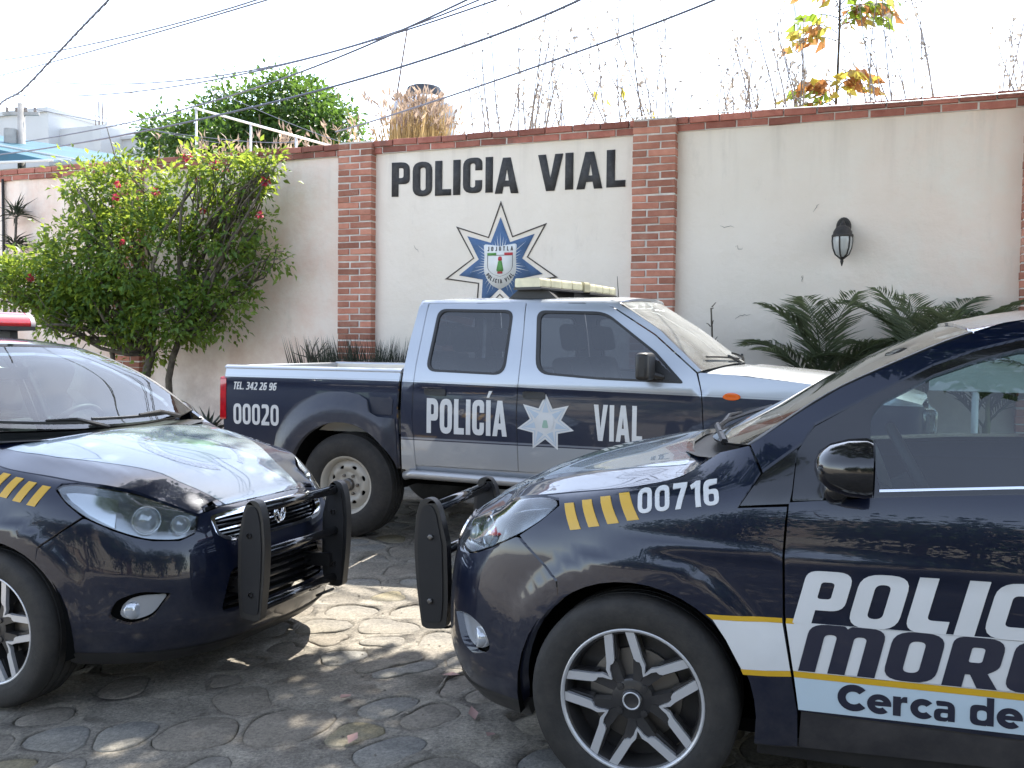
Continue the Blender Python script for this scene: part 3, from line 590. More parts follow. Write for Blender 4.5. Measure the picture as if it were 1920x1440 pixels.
        pn('banner',[np.array(X([(-.434,.602),(-.455,.6035),(-1.49,.627),(-1.49,.486),(-.457,.467)]))],S,VINW,fd,off=.0020,rim=.004,res=.05)
        pn('stripe_edge',[np.array(X([(-.4575,.466),(-1.484,.485),(-1.484,.468),(-.460,.450)]))],S,VINY,fd,off=.0030,rim=.004,res=.05)
        pn('banner',[np.array(X([(-.460,.449),(-1.484,.467),(-1.478,.375),(-.473,.357)]))],S,VINBL,fd,off=.0022,rim=.004,res=.05)
        o=1 if sg>0 else -1
        def lay(nm,lp,mat,xl,z,off,wd,slope=.018):
            if sg>0: decal(nm,lp,S,mat,fd,1.327-xl,z,1.0,slope,off=off)
            else:    decal(nm,lp,S,mat,fd,1.327-xl+wd,z+slope*wd,-1.0,-slope,off=off)
        lp,wd=spell('POLICIA',H,.147,1.335,.095,shear=.27); lay('lettering',lp,VINW,-.452,.602,.0032,wd,.023)
        lp,wd=spell('MORELOS',H,.134,1.50,.09,shear=.24); lay('lettering',lp,VINN,-.470,.470,.0036,wd)
        lp,wd=spell('Cerca de',K,.0535,1.10,.07,.5); lay('lettering',lp,VINN,-.575,.374,.0036,wd,.016)
        # wheels and wheel wells
        for wx in (0,-2.51):
            car_wheel(root,(wx,.735*sg,.3115),sg)
            mm=MB(); th=[rad(t) for t in range(-15,196,10)]
            V=[];F=[]
            for i,t in enumerate(th):
                for y in (.845,.50): V.append((wx+.365*math.cos(t),y*sg*(.975 if y>.6 else 1),.31+.365*math.sin(t)))
            F=[(2*i,2*i+1,2*i+3,2*i+2) for i in range(len(th)-1)]; 
            cidx=len(V); V.append((wx,.50*sg,.31)); F+=[(2*i+1,cidx,2*i+3) for i in range(len(th)-1)]
            mm.add(np.array(V)*[1,.965,1],F); mm.build('wheel_arch_liner',MATTEB,root)
        mm=MB(); mm.box((.372,.68*sg,.235),(.012,.22,.17)); mm.build('mud_flap',BLACKP,root) if 0 else None
    # hood
    xs=np.array([q for q in _ho]); half=[(q[0],q[1]) for q in _ho]+[(-.165,.60),(-.105,.40),(-.075,.14)]
    full=np.array(half+[(a,-b) for a,b in half[::-1]])
    hd=pn('hood',[full],hood_chart,NAVY,res=.035,rim=.015)
    wl=[(.700,.0),(.697,.20),(.690,.262),(.60,.30),(.45,.36),(.28,.47),(.10,.57),(-.03,.61),(-.125,.62),(-.115,.52),(-.078,.36),(-.055,.12)]
    wl=[(a,b) for a,b in wl]; pn('hood_panel',[np.array(wl+[(a,-b) for a,b in wl[::-1]][:-1])],hood_chart,VINH,hd,off=.0012,rim=.004,res=.035)
    def ringl(r0,r1,t0,t1,n=40,cx=.30,k=1.0):
        t=np.linspace(rad(t0),rad(t1),n); a=[(cx+r1*math.cos(q)*k,r1*math.sin(q)) for q in t]; b=[(cx+r0*math.cos(q)*k,r0*math.sin(q)) for q in t[::-1]]; return np.array(a+b)
    cr=pn('crest',[ringl(.198,.226,25,155)],hood_chart,VINCR,hd,off=.002,rim=.004,res=.03)
    pn('crest_ribbon',[ringl(.190,.235,200,340)],hood_chart,VINCR,hd,off=.002,rim=.004,res=.03)
    pn('crest_ribbon',[ringl(.204,.221,206,334)],hood_chart,VINH,hd,off=.0045,rim=.004,res=.03) if 0 else None
    pn('crest_field',[np.array([(.30+.17*math.cos(t)*(.75+.25*math.sin(3*t)**2),.17*math.sin(t)) for t in np.linspace(0,2*np.pi,40,endpoint=False)]) ],hood_chart,VING,hd,off=.0018,rim=.004,res=.03)
    # glass and roof
    q=.965; wsl=np.vstack([np.array([(t,0.0) for t in np.linspace(-q,q,17)]),np.array([(q,v) for v in np.linspace(0,1,13)[1:]]),np.array([(t,1.0) for t in np.linspace(q,-q,17)[1:]]),np.array([(-q,v) for v in np.linspace(1,0,13)[1:-1]])])
    ws=pn('windshield',[wsl],ws_chart,WSGLASS,root,res=.1,rim=0,h=.01)
    big=np.vstack([np.array([(t,-.012) for t in np.linspace(-1,1,17)]),np.array([(1,v) for v in np.linspace(-.012,1,13)[1:]]),np.array([(t,1.0) for t in np.linspace(1,-1,17)[1:]]),np.array([(-1,v) for v in np.linspace(1,-.012,13)[1:-1]])])
    pn('windshield_seal',[big,wsl],ws_chart,BLACKP,ws,res=.1,rim=.01,off=.001,h=.01)
    rl=np.vstack([np.array([(-.914,t) for t in np.linspace(-1,1,17)]),np.array([(x,1.) for x in np.linspace(-.914,-2.40,20)[1:]]),np.array([(-2.40,t) for t in np.linspace(1,-1,17)[1:]]),np.array([(x,-1.) for x in np.linspace(-2.40,-.914,20)[1:-1]])])
    rf=pn('roof',[rl],roof_chart,NAVY,root,res=.09,rim=.01,h=.01)
    rs=np.array([(-1,0),(1,0),(1,1),(-1,1)],float)*[.97,1]; pn('rear_window',[rs],rear_chart,CARGLASS,root,res=.1,rim=0,h=.01)
    tk=np.array([(-2.80,-1),(-2.80,1),(-3.44,1),(-3.44,-1)],float); pn('trunk_lid',[tk],trunk_chart,NAVY,root,res=.08,rim=.02)
    s1=CAR.L; a0=1.327+3.12
    rb=np.array([(a0,1.02),(a0+.15,1.02),(s1-.02,.985),(s1-.02,.62),(a0,.62)]); rb2=np.array([(a0,.612),(s1-.02,.612),(s1-.02,.25),(a0-.22,.26),(a0-.2,.31),(a0-.07,.50)])
    for sg in (1,-1):
        pn('rear_panel',[rb],side(sg),NAVY,root,rim=.01); pn('rear_bumper',[rb2],side(sg),NAVY,root,rim=.01)
        pn('tail_lamp',[rnd([(a0+.05,.96,.03),(a0+.35,.95,.03),(a0+.33,.74,.03),(a0+.06,.72,.03)],4)],side(sg),REDL,root,off=.006,rim=.01)
    # cowl, wipers
    cw=np.array([(-.105,-.55),(-.12,0),(-.105,.55),(-.16,.68),(-.30,.70),(-.235,.45),(-.20,0),(-.235,-.45),(-.30,-.70),(-.16,-.68)])
    pn('cowl',[np.array([(-.06,0),(-.09,.45),(-.15,.62),(-.215,.675),(-.33,.70),(-.26,.45),(-.22,0),(-.26,-.45),(-.33,-.70),(-.215,-.675),(-.15,-.62),(-.09,-.45)])],lambda a,b:np.stack([a,b,1.012+.03*np.abs(b)**2+.06*(-.1-a)*0],-1),BLACKP,root,rim=0)
    for y0,y1 in ((.50,-.12),(-.06,-.60)):
        m=MB(); f=lambda t,v,o=.018:(ws_chart(np.array([t]),np.array([v]))[0]+np.array([.5,0,.86])*o)
        A=f(y0/.71,-.03,.0)
        pts=[f(y0/.71+(y1-y0)/.71*k,.015+.035*k,.02) for k in np.linspace(0.15,1,12)]
        m.tube(pts,.008,5); m.tube([A,f(y0/.71+(y1-y0)/.71*.3,.03,.035),f(y0/.71+(y1-y0)/.71*.55,.035,.03)],[.012,.009,.006],6); m.build('wiper',BLACKP,root)
    # interior
    m=MB(); V=[];n=20
    loop=rnd([(-.20,.94),(-.30,1.02,.03),(-.55,1.03,.05),(-.72,.97,.05),(-.74,.70,.03),(-.30,.60)],4); m.prism(loop,1.40,lambda a,b,d:np.stack([a,d-.70,b],-1)); bevel(m.build('dashboard',DASH,root),.02,2)
    m=MB(); c=np.array([-.80,.36,.95]); th=np.linspace(0,2*np.pi,37); ax=Vector((-.88,0,.47)); u=Vector((0,1,0)); v=ax.cross(u)
    R=lambda r,t:c+r*(math.cos(t)*np.array(u)+math.sin(t)*np.array(v))
    m.tube([R(.185,t) for t in th],.016,8); [m.tube([c,R(.18,t)],.014,6) for t in (0,math.pi,-math.pi/2 if v.z>0 else math.pi/2)]; m.tube([c-np.array(ax)*.02,c-np.array(ax)*.25],.04,8); m.build('steering_wheel',DASH,root,smooth=True)
    seat(root,-1.25,.36); seat(root,-1.25,-.36); seat(root,-2.15,.33,.32,w=.62,h=.55); seat(root,-2.15,-.33,.32,w=.62,h=.55)
    m=MB(); m.box((-1.45,0,.22),(3.4,1.30,.04)); m.box((.15,0,.45),(.7,.90,.5)); m.box((-3.1,0,.6),(.5,1.1,.5)); m.build('underbody',MATTEB,root)
    m=MB(); pt=ws_chart(np.array([0.]),np.array([.80]))[0]; m.box(pt+[-.12,0,-.075],(.03,.24,.065)); m.tube([pt+[-.03,0,.0],pt+[-.11,0,-.06]],.008,6); bevel(m.build('rear_view_mirror',GLOSSB,root),.01,2)
    # push bar
    pb=MB(); pbr=empty('push_bar'); pbr.parent=root
    prof=[(.795,.50),(.80,.62),(.82,.70),(.835,.755,.02),(.862,.785,.03),(.905,.778,.03),(.925,.72,.05),(.932,.60,.05),(.920,.45,.05),(.898,.30,.02),(.875,.292,.02),(.80,.300,.02),(.792,.40,.04)]
    prof=[(a-.0,b) if len(q)==2 else (a,b,q[2]) for q in prof for a,b in [q[:2]]]
    for sg in (1,-1):
        mm=MB(); mm.prism(rnd(prof,4),.042,lambda a,b,d:np.stack([a,sg*.305+d-.021,b],-1)); u_=bevel(mm.build('upright',BLACKP,pbr),.008,2)
        pi=np.array(rnd(prof,4)); c=pi.mean(0); pi=c+(pi-c)*[.74,.90]
        mm=MB(); mm.prism(pi,.052,lambda a,b,d:np.stack([a,sg*.305+d-.026,b],-1)); mm.build('rubber_pad',M_PAD,u_)
        for zb in (.40,.64):
            mm=MB(); mm.lathe([(.011,-.034),(.011,-.028),(0,-.034)][:1]+[(.011,.0),(.011,.033),(.006,.036),(0,.036)],6,'y',(.862,sg*.305,zb)); mm.build('bolt',M_DISC,u_)
    for z,xx,r in ((.742,.868,.021),(.555,.868,.019),(.335,.852,.021)):
        mm=MB(); mm.tube([(xx,-.30,z),(xx,.30,z)],r,14); mm.build('cross_tube',GLOSSB,pbr,smooth=True)
    for sg in (1,-1): mm=MB(); mm.box((.78,sg*.27,.42),(.14,.03,.06)); mm.build('bracket',BLACKP,pbr)
    mm=MB(); mm.tube([(.86+.03*math.cos(t),.20+.05*math.sin(t),.285+.012*math.cos(t)) for t in np.linspace(0,2*np.pi,20)],.006,6); mm.build('tow_ring',BLACKP,pbr,smooth=True)
    # roof light bar
    lb=empty('light_bar'); lb.parent=root
    mm=MB(); lo=rnd([(-.15,0,.02),(.15,0,.02),(.15,.035,.02),(.11,.085,.03),(-.11,.085,.03),(-.15,.035,.02)],3); mm.prism(lo,1.06,lambda a,b,d:np.stack([a-1.43,d-.53,b+1.548],-1)); bevel(mm.build('red_lens',REDL,lb),.01,2)
    mm=MB(); mm.box((-1.43,0,1.541),(.32,1.10,.022)); [mm.box((-1.43,sg*.50,1.515),(.10,.05,.07)) for sg in (1,-1)]; mm.build('light_base',BLACKP,lb)
    mm=MB(); [mm.add(np.stack([lo[:,0]*1.02-1.43,np.full(len(lo),sg*.535),lo[:,1]*1.02+1.547],1),[tuple(range(len(lo)))]) for sg in(1,-1)]
    for sg in (1,-1):
        e=MB(); e.prism(lo,.03,lambda a,b,d:np.stack([a*1.01-1.43,sg*(.53+d),b+1.548],-1)); e.build('end_cap',M_CLEARCAP,lb)
    return root
M_HOUS=M('headlight_housing',(.34,.36,.38),rough=.22,metal=.8)
M_BULB=M('lamp_glass',(.55,.57,.60),rough=.05,coat=1,metal=.4)
M_FOGB=M('fog_bezel',(.40,.41,.43),rough=.3,metal=.4,coat=.3)
M_SILL=M('dusty_sill',(.010,.010,.014),rough=.45,coat=.3,dust=.32,dcol=(.20,.18,.16),ds=4)
M_PAD=M('rubber_pad',(.016,.015,.015),rough=.8,dust=.15,dcol=(.10,.09,.085))
M_CLEARCAP=M('clear_cap',(.6,.5,.5),rough=.15,coat=.6)
VINH=M('silver_hood_film',(.20,.26,.29),rough=.25,coat=1,coatr=.02,dust=.08,dcol=(.40,.39,.36))
VINCR=M('faded_crest_ink',(.03,.05,.09),rough=.3,coat=.9,coatr=.02,col2=(.16,.21,.24),vs=70,vlo=.45,vhi=.55)
VING=M('faded_green_ink',(.19,.26,.25),rough=.3,coat=.9,coatr=.02,col2=(.07,.17,.10),vs=9)
car=build_car()
def pose_car(o,x,y,yaw,z,pitch,label):
    o.location=(x,y,z); o.rotation_euler=(0,-pitch,yaw); tag(o,label,'police car')
car2=copy_tree(car)
pose_car(car,.6276,3.5673,rad(161.228),.004,0,'navy patrol sedan seen from its side, number 00716 on its fender')
pose_car(car2,-1.7031,4.4559,rad(-22.237),-.0876,rad(1.735),'navy patrol sedan facing right, push bar and white hood crest, cut by left edge')
# ---------------------------------------------------------------- the pickup truck
TC=(1.3,0,.9)
_tw=np.array([(.30,.76),(.42,.79),(.5,.812),(.62,.822),(.85,.828),(1.0,.826),(1.08,.82),(1.15,.808),(1.22,.79),(1.40,.735),(1.56,.686),(1.60,.670),(1.635,.648),(1.66,.61)])
def tside(sg):
    def f(a,b):
        y=pchip(_tw[:,0],_tw[:,1],b); k=np.clip((a-2.7)/1.05,0,1); y=y-.055*k**2-.10*np.clip((a-3.5)/.25,0,1)**2.5
        y=y-.012*np.exp(-((b-.715)/.010)**2)*0+.006*np.exp(-((b-1.075)/.014)**2)
        return np.stack([a,sg*y,b],-1)
    return f
def truck():
    root=empty('pickup_truck',(-.8411,7.3897,0),rad(-21.262),'silver and navy crew cab pickup, doors lettered POLICÍA VIAL, parked along the wall','pickup truck')
    # two-tone paint laid out along the body
    def twotone(name,bed=False):
        m,t,p,L=nodes(name); N=t.nodes.new
        tc=N('ShaderNodeTexCoord'); tc.object=root; sp=N('ShaderNodeSeparateXYZ'); L(tc.outputs['Object'],sp.inputs[0])
        def ma(op,a,b):
            n=N('ShaderNodeMath'); n.operation=op
            for k,v in enumerate((a,b)):
                if v is None: continue
                if isinstance(v,(int,float)): n.inputs[k].default_value=v
                else: L(v,n.inputs[k])
            return n.outputs[0]
        x,z=sp.outputs[0],sp.outputs[2]
        dip=ma('MULTIPLY',ma('MAXIMUM',ma('SUBTRACT',x,.4),0),.0185)
        top=ma('SUBTRACT',1.095,dip)
        up=ma('GREATER_THAN',z,top); lo=ma('MULTIPLY',ma('LESS_THAN',z,.702),ma('GREATER_THAN',x,.415))
        silver=ma('MAXIMUM',up,lo)
        ln=ma('ADD',ma('LESS_THAN',ma('ABSOLUTE',ma('SUBTRACT',z,ma('ADD',top,.010)),None),.0032),ma('MULTIPLY',ma('LESS_THAN',ma('ABSOLUTE',ma('SUBTRACT',z,.715),None),.006),ma('GREATER_THAN',x,.415)))
        mx=N('ShaderNodeMix'); mx.data_type='RGBA'; L(silver,mx.inputs['Factor']); mx.inputs['A'].default_value=(.003,.0095,.033,1); mx.inputs['B'].default_value=(.40,.425,.46,1)
        m2=N('ShaderNodeMix'); m2.data_type='RGBA'; L(ma('MULTIPLY',ln,.6),m2.inputs['Factor']); L(mx.outputs['Result'],m2.inputs['A']); m2.inputs['B'].default_value=(.30,.32,.36,1)
        L(m2.outputs['Result'],p.inputs['Base Color']); L(ma('ADD',ma('MULTIPLY',silver,.45),.1),p.inputs['Metallic'])
        p.inputs['Roughness'].default_value=.34; p.inputs['Coat Weight'].default_value=.9; p.inputs['Coat Roughness'].default_value=.04
        nz=N('ShaderNodeTexNoise'); nz.inputs['Scale'].default_value=4; nz.inputs['Detail'].default_value=8; L(tc.outputs['Object'],nz.inputs['Vector'])
        hz=N('ShaderNodeMapRange'); hz.inputs[1].default_value=1.0; hz.inputs[2].default_value=.45; hz.inputs[3].default_value=.008; hz.inputs[4].default_value=.11; L(z,hz.inputs[0])
        du=ma('MULTIPLY',hz.outputs[0],ma('MULTIPLY',nz.outputs['Fac'],1.6))
        d=N('ShaderNodeBsdfDiffuse'); d.inputs[0].default_value=(.30,.27,.23,1); xx=N('ShaderNodeMixShader'); L(du,xx.inputs[0]); L(p.outputs[0],xx.inputs[1]); L(d.outputs[0],xx.inputs[2]); L(xx.outputs[0],t.nodes['Material Output'].inputs['Surface'])
        return m
    TP=twotone('two_tone_paint')
    SIL=M('silver_paint',(.40,.425,.46),rough=.34,metal=.5,coat=.9,coatr=.04,dust=.06)
    TNAVY=M('navy_flare_plastic',(.013,.018,.036),rough=.38,coat=.25,dust=.10)
    CREAM=M('bed_liner_paint',(.55,.54,.50),rough=.5,dust=.2)
    TGL=GLASS('tinted_glass',(.27,.30,.33),refl=1.8,dust=.015); TWS=GLASS('pickup_windshield',(.62,.68,.67),dust=.27,dcol=(.58,.58,.56))
    STEEL=M('steel_wheel_paint',(.45,.42,.36),rough=.45,metal=.15,dust=.25)
    CRLENS=M('yellowed_lens',(.70,.64,.42),rough=.4,coat=.3,var=.15,vs=12,dust=.1)
    pn=lambda name,loops,chart,mat,par=root,**k:panel(name,loops,chart,mat,par,C0=k.pop('C0',TC),**k)
    def ar(cx,r,t0=0,t1=180,n=22,cz=.375): return [(cx+r*math.cos(rad(t)),cz+r*math.sin(rad(t))) for t in np.linspace(t0,t1,n)]
    win_r=rnd([(.600,1.172,.07),(.632,1.583,.06),(1.168,1.575,.06),(1.158,1.158,.08)],6)
    win_f=rnd([(1.385,1.172,.09),(1.347,1.573,.06),(1.80,1.563,.07),(2.14,1.318),(2.322,1.135,.03),(1.80,1.146)],6)
    for sg in (-1,1):
        S=tside(sg)
        bd=[(-1.03,.58),(-1.035,.80),(-1.025,1.165),(.405,1.155),(.388,.91),(.405,.60),(.40,.50)]+ar(-.02,.445,18,166)+[(-.47,.50),(-.60,.50)]
        b=pn('bed_side',[np.array(bd)],S,TP,rim=.02,res=.05)
        m=MB(); m.prism(rnd([(sg*.695,1.155,.0),(sg*.695,1.178,.012),(sg*.790,1.182,.02),(sg*.812,1.163,.012),(sg*.806,1.150)],3),1.445,lambda a,q,d:np.stack([d-1.035,a,q],-1)); m.build('bed_rail',SIL,b,auto=40)
        m=MB(); m.box((-.31,sg*.70,.95),(1.43,.012,.43)); m.build('bed_inner_side',CREAM,root)
        pn('fuel_door',[rnd([(.182,.985,.02),(.358,.98,.02),(.355,.865,.02),(.205,.868,.02)],4)],S,TNAVY,b,off=.006,rim=.01)
        # wheel arch flares
        fo=[(-.60,.50),(-.575,.70),(-.50,.835),(-.412,.92),(-.28,.98),(-.139,1.010),(0,1.012),(.101,.995),(.165,.962),(.195,.885),(.262,.852),(.375,.84),(.388,.70),(.39,.50)]
        fl=np.vstack([np.array(fo),np.array(ar(-.02,.430,17,164))])
        pn('rear_flare',[fl],lambda a,q:S(a,q)+np.stack([0*a,sg*(.055*ss(.66,.50,np.hypot(a+.02,(q-.375)))*ss(.40,.30,a)),0*a],-1),TNAVY,rim=.05,res=.035,off=.006)
        f2=[(2.95-.60,.50) if 0 else (2.47,.52),(2.468,.80),(2.50,.885),(2.60,.955),(2.72,1.0),(2.86,1.018),(3.0,1.018),(3.15,.99),(3.30,.92),(3.42,.80),(3.48,.62),(3.48,.52)]
        fl=np.vstack([np.array(f2),np.array(ar(2.95,.430,19,161))])
        pn('front_flare',[fl],lambda a,q:S(a,q)+np.stack([0*a,sg*.055*ss(.66,.50,np.hypot(a-2.95,(q-.375))),0*a],-1),TNAVY,rim=.05,res=.035,off=.006)
        # cab
        pn('cab_corner',[np.array([(.425,.50),(.420,.9),(.428,1.18),(.445,1.38),(.478,1.60),(.488,1.642),(.545,1.642),(.540,1.62),(.512,1.2),(.502,.86),(.528,.54),(.53,.50)])],S,TP,res=.05)
        rd=[(.534,.535),(.508,.86),(.518,1.2),(.546,1.622),(1.248,1.628),(1.258,1.45),(1.262,1.24),(1.254,.89),(1.268,.535)]
        d1=pn('rear_door',[np.array(rd),win_r],S,TP,res=.05)
        fdp=[(1.274,.535),(1.260,.89),(1.268,1.24),(1.264,1.45),(1.255,1.628),(1.78,1.620),(1.838,1.598),(2.128,1.422),(2.402,1.196),(2.437,1.08),(2.452,.88),(2.450,.68),(2.43,.535)]
        d2=pn('front_door',[np.array(fdp),win_f],S,TP,res=.05)
        for d,wn in ((d1,win_r),(d2,win_f)):
            c=wn.mean(0); o2=c+(wn-c)*1.025; i2=c+(wn-c)*.955
            pn('window_seal',[o2,i2],S,BLACKP,d,off=.003,rim=.02,res=.05); pn('side_window',[wn],S,TGL,d,off=-.008,rim=0,res=.08)
        pn('mirror_patch',[np.array([(2.115,1.30),(2.305,1.145),(2.105,1.15)])],S,BLACKP,d2,off=.004,rim=.01)
        for x0 in (.60,1.30): pn('door_handle',[rnd([(x0,1.010,.015),(x0+.155,1.006,.015),(x0+.152,1.052,.015),(x0,1.056,.015)],4)],S,BLACKP,d1 if x0<1 else d2,off=.012,rim=.02)
        pn('a_pillar',[np.array([(1.775,1.628),(1.845,1.607),(2.134,1.431),(2.408,1.204),(2.432,1.212),(2.165,1.452),(1.885,1.627),(1.80,1.646)])],S,SIL,res=.05,rim=.02)
        pn('roof_rail',[np.array([(.49,1.630),(1.775,1.6265),(1.80,1.648),(1.3,1.650),(.50,1.650)])],S,SIL,res=.06,rim=.02)
        m=MB(); m.tube([(.46,sg*.83,.46),(.52,sg*.85,.475),(2.30,sg*.85,.462),(2.40,sg*.83,.45)],.03,10); m.build('step_bar',M('step_bar_alloy',(.45,.45,.45),rough=.35,metal=.6,dust=.2) if sg<0 else bpy.data.materials['step_bar_alloy'],root,smooth=True)
        pn('rocker',[np.array([(.435,.528),(2.44,.528),(2.43,.45),(.45,.45)])],S,SIL,off=-.012,rim=.02,res=.08)
        fe=[(2.457,.50),(2.458,.88),(2.444,1.08),(2.415,1.192),(2.425,1.198),(2.60,1.19),(3.075,1.146),(3.45,1.095),(3.66,1.045),(3.70,1.0),(3.72,.72),(3.44,.60),(3.40,.52)]+ar(2.95,.445,19,161)+[(2.48,.52)]
        f_=pn('fender',[np.array(fe)],S,TP,res=.05)
        pn('side_marker',[np.array([(2.620+.052*math.cos(t),1.060+.021*math.sin(t)) for t in np.linspace(0,2*np.pi,24,endpoint=False)])],S,AMBER,f_,off=.012,rim=.014,res=.02)
        pn('inner_panel',[np.array([(-.9,.60),(-.9,1.12),(.40,1.10),(.40,.9)]+ar(-.02,.47,90,160)[0:]+[(-.5,.56)])],S,MATTEB,off=-.04,rim=0,res=.1)
        pn('inner_panel',[np.array([(.43,.50),(.43,1.10),(2.46,1.06),(3.5,1.0),(3.5,.85)]+ar(2.95,.47,40,158)+[(2.46,.50)])],S,MATTEB,off=-.05,rim=0,res=.1)
        # mirror
        m=MB(); m.box((2.120,sg*.925,1.232),(.085,.20,.165)); mi=bevel(m.build('mirror',BLACKP,root),.025,3); m=MB(); m.tube([(2.20,sg*.80,1.165),(2.13,sg*.86,1.185)],.022,8); m.build('mirror_arm',BLACKP,mi)
        # tail lamp
        m=MB(); m.prism(rnd([(sg*.725,.775,.01),(sg*.725,1.095,.01),(sg*.828,1.092,.02),(sg*.832,.778,.02)],3),.05,lambda a,q,d:np.stack([d-1.062+0*a,a,q],-1)); bevel(m.build('tail_lamp',REDL,root),.01,2)
        m=MB(); m.box((3.70,sg*.60,.94),(.09,.30,.17)); bevel(m.build('headlight',LENS,root),.03,3)
        # wheels
        for wx in (0,2.95):
            w_=empty('wheel'); w_.parent=root; w_.location=(wx,sg*.735,.364); f=sg
            m=MB(); pr=[(.195,-.10),(.215,-.115),(.28,-.12),(.335,-.112),(.355,-.095),(.362,-.07),(.363,-.05),(.353,-.047),(.353,-.038),(.364,-.035),(.364,-.006),(.354,-.004),(.354,.004),(.364,.006),(.364,.035),(.353,.038),(.353,.047),(.363,.05),(.362,.07),(.356,.09),(.348,.092),(.340,.106),(.315,.117),(.28,.121),(.24,.118),(.212,.112),(.200,.10)]
            m.lathe([(r,y*f) for r,y in pr],64); m.build('tyre',TYRE,w_,auto=50)
            m=MB(); m.lathe([(r,y*f) for r,y in [(.195,-.10),(.175,-.08),(.172,.055),(.185,.092),(.195,.102),(.203,.104),(.206,.098)]],48); m.build('rim',STEEL,w_,auto=40)
            th=np.linspace(0,2*np.pi,56,endpoint=False); lo=[np.stack([.173*np.cos(th),.173*np.sin(th)],1)]
            for k in range(8):
                t=rad(22.5+45*k); c0=np.array([math.cos(t),math.sin(t)])*.128; u=np.linspace(0,2*np.pi,16,endpoint=False); a=.017*np.cos(u);b2=.020*np.sin(u)*(1+.25*np.cos(u)); lo.append(np.stack([c0[0]+a*math.cos(t)-b2*math.sin(t),c0[1]+a*math.sin(t)+b2*math.cos(t)],1))
            def disc(a,b,f=f):
                r=np.hypot(a,b); y=.045+.030*np.exp(-((r-.125)/.035)**2)+.012*ss(.085,.06,r); return np.stack([a,f*y,b],-1)
            panel('wheel_disc',lo,disc,STEEL,w_,res=.02,rim=.012,C0=(0,-f*1.,0))
            m=MB(); m.lathe([(r,y*f) for r,y in [(.045,.05),(.043,.085),(.035,.092),(0,.092)]],24); [m.lathe([(r,y*f) for r,y in [(.011,.05),(.011,.072),(0,.074)]],6,c=(.07*math.cos(q),0,.07*math.sin(q))) for q in np.linspace(0,2*np.pi,6,endpoint=False)]; m.build('hub',M_DISC,w_,auto=40,kind='stuff')
            m=MB(); m.lathe([(r,y*f) for r,y in [(.173,.0),(.0,.0)]],30); m.build('brake_drum',MATTEB,w_)
    # lettering on both flanks
    for sg in (-1,1):
        S=tside(sg); par=root
        def lay(nm,lp,mat,xl,z,wd,off=.0025):
            if sg<0: decal(nm,lp,S,mat,par,xl,z,1.0,0,off=off,C0=TC)
            else: decal(nm,lp,S,mat,par,xl+wd,z,-1.0,0,off=off,C0=TC)
        lp,wd=spell("POLICI'A",G,.232,.72,.085); lay('lettering',lp,VINW,.616,.757,wd)
        lp,wd=spell("VIAL",G,.226,.66,.085); lay('lettering',lp,VINW,1.775,.760,wd)
        lp,wd=spell('00020',G,.150,.78,.11); lay('lettering',lp,VINW,-.945,.752,wd)
        lp,wd=spell('TEL. 342 26 96',G,.055,.86,.12,.34,shear=.16); lay('lettering',lp,VINW,-.950,1.004,wd)
        def star(R,r,c=(1.456,.856)):
            return np.array([(c[0]+(R if k%2==0 else r)*math.sin(math.pi*k/7),c[1]+(R if k%2==0 else r)*.95*math.cos(math.pi*k/7)) for k in range(14)])
        st=pn('star_badge',[star(.196,.108)],S,VINW,root,off=.003,rim=.005,res=.03)
        pn('star_rays',[star(.168,.092),star(.158,.086)],S,VINS,st,off=.0045,rim=.005,res=.03)
        for k in range(7):
            t=2*math.pi*k/7
            pn('star_ray',[np.array([(1.456+.150*math.sin(t),.856+.142*math.cos(t)),(1.456+.075*math.sin(t+.28),.856+.071*math.cos(t+.28)),(1.456+.075*math.sin(t-.28),.856+.071*math.cos(t-.28))])],S,VINS,st,off=.0045,rim=.005,res=.03)
        pn('star_shield',[rnd([(1.40,.905,.01),(1.512,.905,.01),(1.512,.83,.03),(1.456,.79,.03),(1.40,.83,.03)],4)],S,VINW,st,off=.006,rim=.005,res=.03)
        pn('star_emblem',[rnd([(1.445,.875,.005),(1.467,.875,.005),(1.478,.825,.01),(1.434,.825,.01)],3)],S,VING2,st,off=.0075,rim=.005)
    # bed
    m=MB(); m.box((-.31,0,.74),(1.44,1.40,.03)); m.build('bed_floor',CREAM,root)
    m=MB(); m.box((.395,0,.955),(.02,1.40,.43)); hb=m.build('bed_headboard',CREAM,root); m=MB(); m.box((.39,0,1.17),(.05,1.40,.03)); m.build('headboard_rail',SIL,hb)
    m=MB(); m.box((-1.035,0,.96),(.045,1.44,.43)); tg=bevel(m.build('tailgate',TP,root),.012,2); m=MB(); m.box((-1.062,0,1.02),(.015,.24,.06)); m.build('tailgate_handle',BLACKP,tg)
    m=MB(); m.box((-1.13,0,.60),(.16,1.50,.15)); bevel(m.build('rear_bumper',M('bumper_steel',(.35,.35,.35),rough=.4,metal=.7,dust=.2),root),.03,3)
    m=MB(); m.box((3.80,0,.60),(.16,1.58,.24)); bevel(m.build('front_bumper',SIL,root),.05,3)
    m=MB(); m.box((3.68,0,.93),(.05,.86,.22)); g=m.build('grille',BLACKP,root)
    for k in range(4): m=MB(); m.box((3.712,0,.86+.05*k),(.02,.84,.012)); m.build('grille_bar',CHROME,g)
    m=MB(); m.box((1.6,0,.42),(3.9,.9,.14)); m.box((3.1,0,.72),(.9,1.1,.42)); m.box((.3,0,.5),(1.6,.8,.16)); m.build('chassis',MATTEB,root)
    m=MB(); m.tube([(0,-.70,.364),(0,.70,.364)],.05,8); m.lathe([(.0,-.12),(.11,-.08),(.13,0),(.11,.08),(0,.12)],16,'y',(0,0,.364)); m.build('rear_axle',MATTEB,root)
